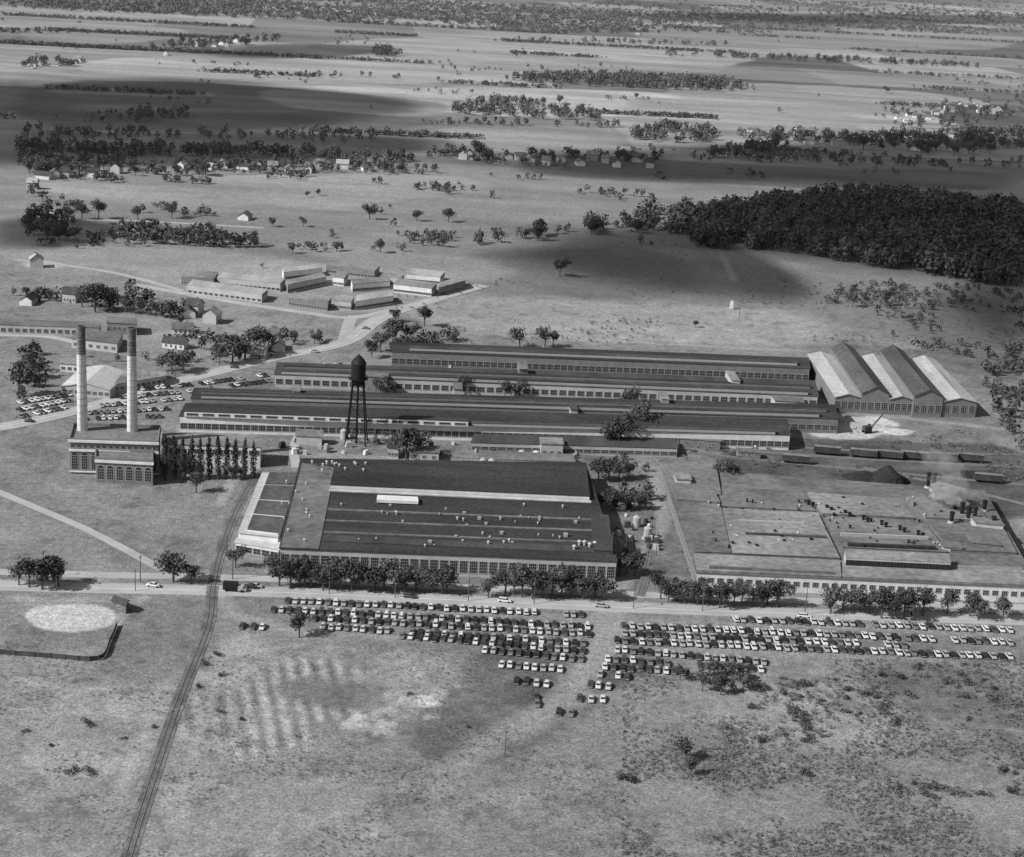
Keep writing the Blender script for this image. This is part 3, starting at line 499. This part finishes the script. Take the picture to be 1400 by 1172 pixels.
for v in range(8):
    rng=np.random.default_rng(50+v); k=5+v%4; P=rng.normal(size=(k,2))*.17; P[0]=0
    Z=rng.uniform(.42,.78,k); Z[0]=.6; rx=rng.uniform(.15,.26,k); rx[0]=.27
    V=crowns(P,Z,rx,rx*.9,130,np.full(k,.032),rng); cm=quads_mesh("tree_crown",V,m_leaf)
    b=MB(); b.cyl((0,0,-.02),(0,0,.5),.035,.02,7)
    for i in range(1,k): b.cyl((0,0,.22+.03*i),(P[i][0],P[i][1],Z[i]),.016,.006,5)
    TV.append((b.mesh("trunk",[m_bark]),cm))
PV=[]
for v in range(3):
    rng=np.random.default_rng(90+v); Z=np.linspace(.14,.9,7); P=rng.normal(size=(7,2))*.01
    V=crowns(P,Z,np.array([.06,.08,.085,.085,.075,.055,.03]),np.full(7,.12),90,np.full(7,.019),rng); cm=quads_mesh("tree_crown",V,m_leafd)
    b=MB(); b.cyl((0,0,-.02),(0,0,.8),.02,.008,6)
    for i in range(5): b.cyl((0,0,.15+i*.12),(.06*math.cos(i*2.4),.06*math.sin(i*2.4),.3+i*.12),.007,.003,4)
    PV.append((b.mesh("trunk",[m_bark]),cm))
nt_=[0]
def tree(x,y,hpx,kind=0,wf=1.0):
    p=G(x,y); h=hpx/(sc(x,y)*.955); tm,cm=random.choice(TV if kind==0 else PV); nt_[0]+=1
    e=thing("tree" if kind==0 else "poplar_tree","leafy deciduous tree with rounded uneven crown" if kind==0 else "tall narrow dark poplar in a planted row","tree",p,rz=random.uniform(0,6.28),group="deciduous trees around the plant" if kind==0 else "row of poplars")
    wf*=random.uniform(.85,1.15) if kind==0 else 1; e.scale=(h*wf,h*wf,h); part(e,"trunk",tm); part(e,"crown",cm)
def tl(x0,y0,x1,y1,n,h0,h1,jy=3,wf=1.0,cl=False):
    cs=[random.random() for _ in range(max(2,n//4))]
    for i in range(n):
        t=(i+random.uniform(.1,.9))/n
        if cl: t=min(1,max(0,random.choice(cs)+random.gauss(0,.025)))
        tree(x0+(x1-x0)*t,y0+(y1-y0)*t+random.uniform(-jy,jy),random.uniform(h0,h1),0,wf)
tl(375,803,620,812,20,32,46); tl(370,790,440,794,4,28,36); tl(655,814,675,815,1,24,26); tl(688,815,830,818,12,32,46); tl(845,785,870,790,3,30,38)
tl(895,822,1068,832,15,30,44,5); tl(1130,836,1265,846,10,30,46,5); tl(1290,842,1373,850,4,30,40,4)
for t_ in [(40,803,48),(58,806,52),(80,802,44),(26,800,34),(237,796,44),(262,797,30),(322,776,30),(409,872,42),(268,674,34),(555,628,48),(543,620,34),(570,620,30),(845,614,50),(872,592,46),(830,612,36),(888,596,30),(985,664,42),(1000,662,28),
 (818,657,30),(832,658,34),(846,657,32),(858,655,26),(822,696,26),(838,699,30),(856,698,30),(874,697,26),(765,378,26),(505,300,22),(570,303,18),(613,304,20),(235,299,24),(188,301,20),(135,299,28),(112,300,22),(520,346,20),(605,338,16),(590,336,14),(580,446,30),
 (540,470,36),(560,470,30),(520,482,32),(508,489,26),(710,475,32),(745,475,34),(756,474,24),(235,511,38),(250,506,28),(222,508,24),(300,499,30),(318,496,40),(335,491,40),(350,482,38),(362,476,30),(130,427,42),(112,420,32),(150,424,30),(172,428,26),(192,430,26),(212,433,24),(232,436,24),(246,448,20),
 (26,542,54),(32,520,30),(50,516,24),(52,408,16),(70,412,18),(36,408,16),(400,347,16),(460,344,14),(1210,418,26),(1165,420,20),(950,448,12),(1020,245,14),(655,217,26),(420,270,10),(435,268,10),(372,310,14),(415,310,14),(430,470,18),(437,466,16),
 (938,1040,38),(944,1060,30),(930,930,22),(975,925,26),(1000,930,30),(1015,945,26),(960,945,28),(985,950,30),(690,545,30),(630,540,28),(520,540,26),(860,560,30),(835,505,26),(710,545,26),(540,440,20),(1212,128,10),(765,142,12),(920,75,10),(870,135,8),(1060,200,20),(1180,205,22),(140,168,10)]: tree(*t_)
tl(40,236,600,236,34,12,24,6,1,True); tl(620,216,900,224,18,10,18,4,1,True); tl(960,214,1370,206,24,10,20,6,1,True); tl(200,330,350,340,10,16,24); tl(30,320,110,330,6,16,26); tl(660,332,920,312,14,12,24,4,1,True); tl(120,62,400,58,8,8,12,5,1,True)
for i in range(11): tree(226+i*12.0,657-i*.3+random.uniform(-1,1),random.uniform(58,66)-i*1.1,1,1.0)
tl(300,660,350,655,2,18,24)
BV=[quads_mesh("bush",crowns(np.random.default_rng(i).normal(size=(3,2))*.35,np.full(3,.4),np.full(3,.5),np.full(3,.42),90,np.full(3,.08),np.random.default_rng(i+9)),m_leaf) for i in range(4)]
def bush(x,y,r):
    e=thing("bush","dark rounded bush in rough grass","bush",G(x,y),random.choice(BV),rz=random.uniform(0,6.28),group="dark bushes in rough ground"); e.scale=(r,r,r*random.uniform(.7,1.1))
bp=gscatter(75,1020,1390,905,1090,.05,30)
for q in bp:
    e=thing("bush","dark rounded bush in rough grass","bush",(q[0],q[1],0),random.choice(BV),rz=random.uniform(0,6.28),group="dark bushes in rough ground"); r=random.uniform(.6,2.1); e.scale=(r*1.2,r*1.2,r)
for x,y,r in [(122,990,2.2),(38,1000,1.4),(300,975,1.3),(210,995,1.2),(70,1020,1.2),(172,1010,1.1),(280,910,1.8),(295,895,1.6),(330,985,1.2),(100,1058,2.0),(125,1056,2.2),(850,1065,3),(865,1068,2.6),(1100,1060,2.4),(300,925,1.5),(270,940,1.4),(1085,975,3.2),(1100,980,2.8),(640,995,1.2),(560,950,1.2),(1025,968,2.2)]: bush(x,y,r)
# ---------------- cars ----------------
cols=[("black",.02),("dark grey",.06),("mid grey",.16),("pale grey",.33),("white",.6),("two tone cream",.48)]
def car_mesh(cm,wagon=False):
    b=MB(); st=[(-2.45,.62,.5,.62),(-2.3,.82,.34,.82),(-1.3,.9,.3,.95),(1.0,.92,.3,.97),(1.9,.88,.3,.92),(2.4,.8,.34,.8),(2.5,.6,.5,.62)]
    vs=[];fs=[]
    for y,w_,zb,zt in st: vs+=[(-w_,y,zb),(-w_,y,zb+(zt-zb)*.6),(-w_*.84,y,zt),(w_*.84,y,zt),(w_,y,zb+(zt-zb)*.6),(w_,y,zb)]
    for k in range(len(st)-1):
        for i in range(5): fs.append((k*6+i,k*6+i+1,(k+1)*6+i+1,(k+1)*6+i))
    fs+=[(0,1,2,3,4,5),tuple(range(len(vs)-1,len(vs)-7,-1))]; b.add(vs,fs,0)
    y1=2.1 if wagon else .75
    b.add([(-.6,-.75,1.4),(.6,-.75,1.4),(.6,y1,1.4),(-.6,y1,1.4),(-.5,-.55,1.54),(.5,-.55,1.54),(.5,y1-.2,1.54),(-.5,y1-.2,1.54)],[(0,1,5,4),(1,2,6,5),(2,3,7,6),(3,0,4,7),(4,5,6,7)],0)
    for sx in(-.84,.84):
        for y in(-1.5,1.45): b.cyl((sx-.1,y,.34),(sx+.1,y,.34),.34,.34,10,1)
    b.box((0,-2.5,.5),(1.5,.12,.14),2); b.box((0,2.53,.5),(1.5,.12,.14),2)
    body=b.mesh("car_body",[cm,m_tyre,m_frame]); g=MB(); y2=2.25 if wagon else 1.35
    g.add([(-.76,-1.25,.93),(.76,-1.25,.93),(.76,y2,.93),(-.76,y2,.93),(-.6,-.76,1.41),(.6,-.76,1.41),(.6,y1+.01,1.41),(-.6,y1+.01,1.41)],[(0,1,5,4),(1,2,6,5),(2,3,7,6),(3,0,4,7)],0)
    return body,g.mesh("car_window",[m_glass]),b,g
CV=[]
for nme,v in cols:
    for wg in((False,True) if nme in("white","dark grey") else (False,)):
        cm=mat("car_paint",v,0,1,0,1,rough=.3); CV.append((nme,wg)+car_mesh(cm,wg)+(cm,))
wts=[4,3.5,1,2.5,3.5,3.4,1.2,2.5]
CARS=[]
def row(x0,y0,x1,y1,occ=.93,pitch=2.65):
    a,c=G(x0,y0),G(x1,y1); d=c-a; L=d.length; n=int(L/pitch); t0=math.atan2(d.y,d.x); gap=0
    for i in range(n):
        if gap>0: gap-=1; continue
        if random.random()<(1-occ)*.5: gap=random.randint(0,3)
        p=a+d*((i+.5)/n); p=p+Vector((random.uniform(-.2,.2),random.uniform(-.5,.5),0)); CARS.append((p,t0+(math.pi if random.random()<.5 else 0)+random.gauss(0,.03)))
for r_ in [(388,822,800,842,.95),(368,834,808,858,.97),(436,858,802,881,.97),(425,846,810,868,1),(545,870,802,892,.97),(657,889,800,903,.95),(680,909,772,917,.9),(700,931,755,937,.8),(722,955,740,955,1),(728,963,742,964,1),(755,974,790,977,.7),(785,955,832,959,1),(800,937,838,941,1),(815,922,865,928,.85),
 (848,857,1230,873,.98),(1235,873,1385,880,.85),(838,877,1385,900,.97),(848,867,1240,884,.85),(838,889,1050,907,.95),(825,902,1045,917,.8),(870,914,940,921,.9),(822,912,868,916,.9),(1000,848,1180,854,.98),(1190,855,1385,863,.92),(325,856,366,859,1),
 (24,552,98,540,.95),(24,562,96,548,.95),(24,572,90,558,.9),(112,574,222,570,.8),(118,566,232,560,.9),(135,556,250,546,.9),(160,545,262,536,.9),(190,534,262,527,.9),(272,526,378,512,.8),(285,532,370,522,.6),(395,502,470,500,.8),(560,499,700,503,.5),(240,460,300,462,.4),(520,414,560,408,.5),(24,520,80,512,.5),(400,604,440,606,.4)]: row(*r_)
for x,y in [(350,803),(343,804),(822,830),(1100,844),(690,823),(210,802),(560,817),(1240,846),(430,482),(320,503),(180,541),(500,450),(40,577)]:
    CARS.append((G(x,y),math.radians(82)))
CARS.sort(key=lambda c:c[0].y)
sm=MB(); mats_=[c[6] for c in CV]+[m_tyre,m_frame,m_glass]
for i,(p,rz) in enumerate(CARS):
    k=random.choices(range(len(CV)),wts)[0]; nme,wg,bd,gl,bb,gg,cm=CV[k]
    if i<300:
        e=thing("parked_car",nme+(" station wagon" if wg else " rounded sedan")+" parked in the gravel car park","car",(p.x,p.y,.03),bd,rz=rz,group="cars parked in rows"); part(e,"window",gl)
    else:
        cs,sn=math.cos(rz),math.sin(rz)
        for src,mm in((bb,None),(gg,len(CV)+2)):
            o=len(sm.v); sm.v+=[(p.x+x*cs-y*sn,p.y+x*sn+y*cs,z+.06) for x,y,z in src.v]; sm.f+=[tuple(q+o for q in f_) for f_ in src.f]; sm.m+=[(mm if mm is not None else (k if q==0 else len(CV)+q-1)) for q in src.m]
thing("parked_cars","many distant parked cars beside the road and halls","cars",(0,0,0),sm.mesh("cars",mats_),kind="stuff")
p=G(320,808); e=thing("delivery_truck","dark delivery truck driving on the highway","truck",p,rz=-.03)
b=MB(); b.box((-1.2,0,1.9),(5,2.3,2.6)); part(e,"cargo_box",b.mesh("cargo",[m_black])); b=MB(); b.box((2.4,0,1.4),(1.8,2.1,1.8)); b.box((3.7,0,1),(1.2,1.7,1)); part(e,"cab",b.mesh("cab",[m_frame]))
wm=MB(); wm.cyl((0,-.15,0),(0,.15,0),.5,.5,12); wme=wm.mesh("wheel",[m_tyre])
for x in(-2.4,2.8):
    for y in(-1,1): part(e,"wheel",wme,(x,y,.5))
pm_=MB(); pm_.cyl((0,0,0),(0,0,10),.18,.12,6); pmm=pm_.mesh("pole",[m_bark]); xm=MB(); xm.box((0,0,9.3),(2.4,.14,.16))
for q in(-1,-.5,.5,1): xm.cyl((q,0,9.38),(q,0,9.6),.06,.04,5)
xmm=xm.mesh("crossarm",[m_bark])
for x,y,s in [(192,796,1),(185,808,.8),(318,792,1.1),(60,790,1),(450,812,1),(640,822,1),(866,832,1),(960,835,1),(1100,841,1),(1240,846,1),(690,1035,.8),(834,780,1.5),(540,817,1),(310,760,.8),(897,760,1),(855,760,.9),(240,520,.8),(100,555,.8),(400,478,.7),(730,826,1.0),(1010,440,.9)]:
    e=thing("utility_pole","wooden utility pole with crossarm and insulators","utility pole",G(x,y),rz=random.uniform(-.3,.3)+1.5,group="roadside utility poles"); e.scale=(s,s,s); part(e,"pole",pmm); part(e,"crossarm",xmm)
e=thing("marker_tower","slim pale marker tower standing in open grass","tower",G(1000,422)); b=MB(); b.prism([(-1,-1),(1,-1),(1,1),(-1,1)],0,4,0); b.prism([(-.7,-.7),(.7,-.7),(.7,.7),(-.7,.7)],4,5,0); part(e,"tower_body",b.mesh("tower_body",[m_white]))
# roof ventilators
vm=MB(); vm.cyl((0,0,0),(0,0,1.3),.45,.45,10); vm.cyl((0,0,1.3),(0,0,1.6),.8,.8,10); vm.cyl((0,0,1.6),(0,0,2.1),.8,.15,10); vmm=vm.mesh("vent",[m_conc])
vm=MB(); vm.box((0,0,.7),(2,1.6,1.4)); vm.box((0,0,1.5),(2.3,1.9,.2)); vmb=vm.mesh("vent_box",[m_frame]); vm=MB(); vm.cyl((0,0,0),(0,0,1.8),.6,.6,10); vm.cyl((0,0,1.8),(0,0,2.2),.95,.95,10);vmd=vm.mesh("vent_dark",[m_black])
def vent(x,y,h,me,s,lb):
    p=G(x,y,h); e=thing("roof_ventilator",lb,"roof ventilator",(p.x,p.y,h),me,group="ventilators on the factory roofs"); e.scale=(s,s,s)
for i in range(46): vent(random.uniform(455,800),random.uniform(690,748),8.36,random.choice([vmm,vmb,vmm]),random.uniform(.35,.75),"pale metal ventilator on dark factory roof")
for i in range(14): vent(random.uniform(418,500),random.uniform(633,645),9.9,vmm,.7,"pale metal ventilator on dark factory roof")
for i in range(10): vent(random.uniform(385,425),random.uniform(650,745),8.5,vmm,.6,"pale metal ventilator on felt factory roof")
for i in range(5): vent(785+i*7,747+random.uniform(-3,5),8.36,vmm,1.0,"pale metal ventilator on dark factory roof")
for k in range(7):
    for j in range(2): vent(1105+k*25+j*6,690+k*7+j*3,6.8,vmd,.9,"dark round ventilator on pale plant roof")
for i in range(90): vent(random.uniform(960,1290),random.uniform(680,752),6.7,random.choice([vmd,vmd,vmm]),random.uniform(.3,.75),"small ventilator on grey plant roof")
for i in range(26):
    x=random.uniform(300,1060); vent(x,566+(x-250)*.032,7.4,random.choice([vmm,vmb]),.5,"pale ventilator on the long hall roof")
for x,y,hh in [(1305,700,5),(1314,706,6),(1323,712,6),(1331,716,7),(1300,716,5),(1345,700,5),(1275,672,8),(1268,668,7),(1357,722,5)]:
    p=G(x,y,6); e=thing("vent_stack","short dark steel stack beside the plant","stack",(p.x,p.y,0),group="short plant stacks"); b=MB(); b.cyl((0,0,0),(0,0,6+hh),.9,.8,14,0,False); b.cyl((0,0,6+hh-.8),(0,0,6+hh),1.05,1.05,14); part(e,"stack_pipe",b.mesh("stack_pipe",[m_black])); b=MB(); b.cyl((0,0,6.3),(0,0,7.2),1.5,1.2,14); part(e,"collar",b.mesh("collar",[m_frame]))
# railway cars
bm=MB(); bm.box((0,0,2.4),(12,2.8,2.8))
for k in range(13): bm.box((-6+k,0,2.4),(.12,2.92,2.7))
bm.box((0,0,2.2),(1.9,3,2.4)); bme=bm.mesh("boxcar_body",[m_roofx]); rm=MB(); rm.add([(-6.1,-1.5,3.8),(6.1,-1.5,3.8),(6.1,0,4.2),(-6.1,0,4.2),(6.1,1.5,3.8),(-6.1,1.5,3.8)],[(0,1,2,3),(3,2,4,5)]); rme=rm.mesh("boxcar_roof",[m_roofm])
tm=MB(); tm.box((0,0,.75),(2.4,1.8,.4))
for x in(-.8,.8):
    for y in(-.78,.78): tm.cyl((x,y-.06,.5),(x,y+.06,.5),.42,.42,10)
tme=tm.mesh("bogie",[m_black])
for (x,y) in [(1088,634),(1180,626),(1215,628),(1248,629),(1325,632),(1290,631),(1350,660),(1130,622)]:
    p=G(x,y); e=thing("boxcar","dark wooden railway boxcar standing on siding","railway car",(p.x,p.y,.3),rz=-.09,group="boxcars on the sidings"); part(e,"body",bme); part(e,"roof",rme); part(e,"bogie",tme,(-4,0,0)); part(e,"bogie",tme,(4,0,0))
p=G(1185,592); e=thing("yard_crane","dark crawler crane working in stone yard","crane",p,rz=.4); b=MB(); b.box((0,-1.2,.5),(4,.7,1)); b.box((0,1.2,.5),(4,.7,1)); part(e,"crawler",b.mesh("crawler",[m_black])); b=MB(); b.box((0,0,2.3),(4,2.6,2.4)); b.box((1.5,.8,3.8),(1,1,.8)); part(e,"cab",b.mesh("cab",[m_roofx])); b=MB()
for s in((-.5,-.3),(.5,-.3),(-.5,.3),(.5,.3)): b.cyl((2,s[0],2.4+s[1]),(8,s[0]*.3,9+s[1]*.3),.1,.07,4)
for k in range(8): t=k/8; b.cyl((2+6*t,-.5+.35*t,2.2+6.6*t),(2.7+6*t,.5-.35*t,3+6.6*t),.06,.06,4)
part(e,"boom",b.mesh("boom",[m_black]))
def pile(x,y,r,h,m,lb,nm,rx=1):
    p=G(x,y); b=MB(); n=28; rings=7; vs=[]
    for k in range(rings):
        t=k/rings
        for i in range(n): a=2*math.pi*i/n; rr=r*(1-t)*(1+.14*math.sin(3*a+k)+random.uniform(-.05,.05)); vs.append((rr*math.cos(a)*rx,rr*math.sin(a),h*t*(1.15-.15*t)+random.uniform(-.1,.1)*(k>0)))
    vs.append((0,0,h)); fs=[(k*n+i,k*n+(i+1)%n,(k+1)*n+(i+1)%n,(k+1)*n+i) for k in range(rings-1) for i in range(n)]+[((rings-1)*n+i,(rings-1)*n+(i+1)%n,len(vs)-1) for i in range(n)]
    b.add(vs,fs); thing(nm,lb,"pile",p,b.mesh(nm,[m]))
m_coal=mat("coal",.03,.3,1,0,1); m_stone=mat("stone_heap",.45,.15,.8,.1,3)
pile(1212,659,10,8,m_coal,"black coal heap beside the rail sidings","coal_pile",1.0); pile(1180,655,7,4,m_coal,"low black coal heap on cinders","coal_pile",1.3); pile(1128,583,9,2.5,m_stone,"low bright heap of crushed stone","stone_pile",1.8); pile(1225,590,6,1.5,m_stone,"low pale heap of crushed stone","stone_pile",1.5); pile(1330,650,6,2,m_coal,"low black cinder heap by track","coal_pile",2)
fp=curve([(-20,893),(70,900),(135,903),(150,880),(160,856)],4)
b=MB(); O=fp[0]
for i in range(len(fp)-1):
    a,c=fp[i]-O,fp[i+1]-O; d=c-a; m_=(a+c)/2; b.box((m_.x,m_.y,.9),(d.length,.08,1.5),0,math.atan2(d.y,d.x))
e=thing("ballpark_fence","dark board fence around the baseball outfield","fence",O,None); part(e,"fence_panel",b.mesh("fence_panel",[m_roofx])); b=MB()
for q in fp: b.cyl((q.x-O.x,q.y-O.y-.1,0),(q.x-O.x,q.y-O.y-.1,1.9),.12,.12,6)
part(e,"fence_posts",b.mesh("fence_posts",[m_bark]),kind="stuff")
building("dugout_shed","small dark wooden backstop shed by ballfield",[(154,822),(172,828),(176,822),(160,816)],3,m_roofm,m_roofx,"shed",rt="gx",rh=1,win=dict(n=1,wd=2,ht=1.2,z=1))
for x,y,s in [(385,592,1),(612,598,-1)]:
    p=G(x,y); e=thing("covered_stairway","white covered exterior stairway against hall","stairway",p,rz=0); b=MB(); vs=[]
    for t,z in((-6*s,6.5),(6*s,.6)):
        for yy in(-1.2,1.2): vs+=[(t,yy,z),(t,yy,z+2.6)]
    b.add(vs,[(0,1,5,4),(2,6,7,3),(1,3,7,5),(0,4,6,2),(0,2,3,1),(4,5,7,6)]); part(e,"enclosure",b.mesh("enclosure",[m_white])); b=MB(); b.box((-4.5*s,0,2.8),(.3,1.6,5.6)); b.box((0,0,1.7),(.3,1.6,3.4)); part(e,"support",b.mesh("support",[m_frame]))
cm_=MB(); cm_.cyl((0,0,0),(0,0,4),1.6,1.6,16); cm_.cyl((0,0,4),(0,0,4.8),1.6,.3,16); cmm=cm_.mesh("storage_tank",[m_frame])
for x,y in [(660,640),(672,641),(470,600),(930,648),(1345,735),(1355,738),(1330,738),(870,720),(885,735)]: thing("storage_tank","small pale cylindrical steel storage tank","tank",G(x,y),cmm,group="storage tanks in the yard")
km=MB()
for k in range(3): km.box((0,0,.4+k*.75),(2.6-.3*k,1.6-.1*k,.68))
kmm=[km.mesh("stack",[m_]) for m_ in (m_conc,m_bark,m_roofx,m_white)]
def clut(n,x0,x1,y0,y1):
    for i in range(n):
        e=thing("material_stack","stack of crated factory material in yard","stack",G(random.uniform(x0,x1),random.uniform(y0,y1)),random.choice(kmm),rz=random.uniform(0,3),group="material stacks in the yard"); s=random.uniform(.5,1.2); e.scale=(s,s,s)
clut(40,650,790,612,635); clut(30,930,1060,590,615); clut(26,840,900,690,760); clut(20,600,700,495,505); clut(24,1290,1372,690,745); clut(22,380,640,605,622); clut(14,1010,1100,560,570)
# ---------------- clouds ----------------
m_cloud=mat("cloud",.8,.05,.01,0,1,alpha=(.0042,1.1,.05,.75,.9))
def cloud(px,dome=40):
    off=sd*(900/sd.z); P=polyG(px,3); c=P.mean(0); ring=((1,0),(.88,.3),(.75,.6),(.55,.9),(.25,1)); vs=[];ed=[];n=len(P)
    for r,e_ in ring:
        for p in P: q=c+(p-c)*r; vs.append((q[0]+off.x,q[1]+off.y,900+dome*e_)); ed.append(e_)
    vs.append((c[0]+off.x,c[1]+off.y,900+dome)); ed.append(1); fs=[(k*n+i,k*n+(i+1)%n,(k+1)*n+(i+1)%n,(k+1)*n+i) for k in range(len(ring)-1) for i in range(n)]+[((len(ring)-1)*n+i,(len(ring)-1)*n+(i+1)%n,len(vs)-1) for i in range(n)]
    me=bpy.data.meshes.new("cloud"); me.from_pydata(vs,[],fs); me.materials.append(m_cloud); at=me.attributes.new("edge","FLOAT","POINT"); at.data.foreach_set("value",ed); me.update(); struct("cloud","broad flat fair weather cumulus cloud","cloud",me)
for pts in [[(-300,108),(150,98),(400,114),(620,138),(560,170),(250,196),(-300,200)],[(-300,176),(300,176),(620,186),(660,208),(300,232),(-300,236)],[(560,212),(760,198),(1060,190),(1600,175),(1600,290),(1200,264),(900,256),(640,246)],[(840,300),(1000,262),(1200,250),(1600,255),(1600,440),(1200,392),(1050,368),(900,352)],[(600,345),(760,308),(900,300),(1060,360),(1150,425),(1000,436),(800,410)],
 [(200,64),(400,56),(600,66),(420,84),(240,80)],[(1180,370),(1600,350),(1600,520),(1300,490)],[(700,14),(1500,20),(1500,36),(900,32)],[(-50,296),(120,296),(100,345),(-50,345)]]: cloud(pts)
# ---------------- steam and haze ----------------
def volmat(nm,den,noise=None):
    m=bpy.data.materials.new(nm); m.use_nodes=True; n_=m.node_tree; n_.nodes.remove(n_.nodes["Principled BSDF"]); v=n_.nodes.new("ShaderNodeVolumeScatter"); v.inputs["Color"].default_value=(1,1,1,1); v.inputs["Density"].default_value=den
    if noise:
        g=n_.nodes.new("ShaderNodeNewGeometry"); z_=n_.nodes.new("ShaderNodeTexNoise"); z_.inputs["Scale"].default_value=noise[0]; z_.inputs["Detail"].default_value=4; n_.links.new(g.outputs["Position"],z_.inputs[0])
        mr=n_.nodes.new("ShaderNodeMapRange"); mr.inputs[1].default_value=noise[1]; mr.inputs[2].default_value=.75; mr.inputs[4].default_value=den; n_.links.new(z_.outputs[0],mr.inputs[0]); n_.links.new(mr.outputs[0],v.inputs["Density"])
    n_.links.new(v.outputs[0],n_.nodes["Material Output"].inputs["Volume"]); return m
def steam(x,y,z,r,h,den,lean,lo=.42,ns=.2,r0_=.2):
    p=G(x,y,z); b=MB(); n=20; vs=[]
    for k in range(11):
        t=k/10; rr=r*(r0_+(1-r0_)*math.sin(math.pi*(t*.8+.08)))
        for i in range(n): a=2*math.pi*i/n; q=rr*(1+.22*math.sin(2*a+k)+.12*math.sin(5*a-2*k)); vs.append((q*math.cos(a)+lean*t*t,q*math.sin(a),h*t))
    fs=[(k*n+i,k*n+(i+1)%n,(k+1)*n+(i+1)%n,(k+1)*n+i) for k in range(10) for i in range(n)]+[tuple(range(n-1,-1,-1)),tuple(range(10*n,11*n))]
    b.add(vs,fs); thing("steam_plume","white drifting steam plume above the plant","steam",p,b.mesh("steam",[volmat("steam",den,(ns,lo))]),kind="stuff")
steam(1298,692,7,8,9,.7,-3,.40); steam(1298,676,13,8,18,.07,-8,.40,.16,.5)
b=MB(); b.prism([(-9000,950),(9000,950),(9000,14800),(-9000,14800)],.6,420,0,bot=True)
thing("haze","thin summer haze over the distant plain","haze",(0,0,0),b.mesh("haze",[volmat("haze",2.8e-5)]),kind="stuff")
print("trees",nt_[0],"cars",len(CARS))
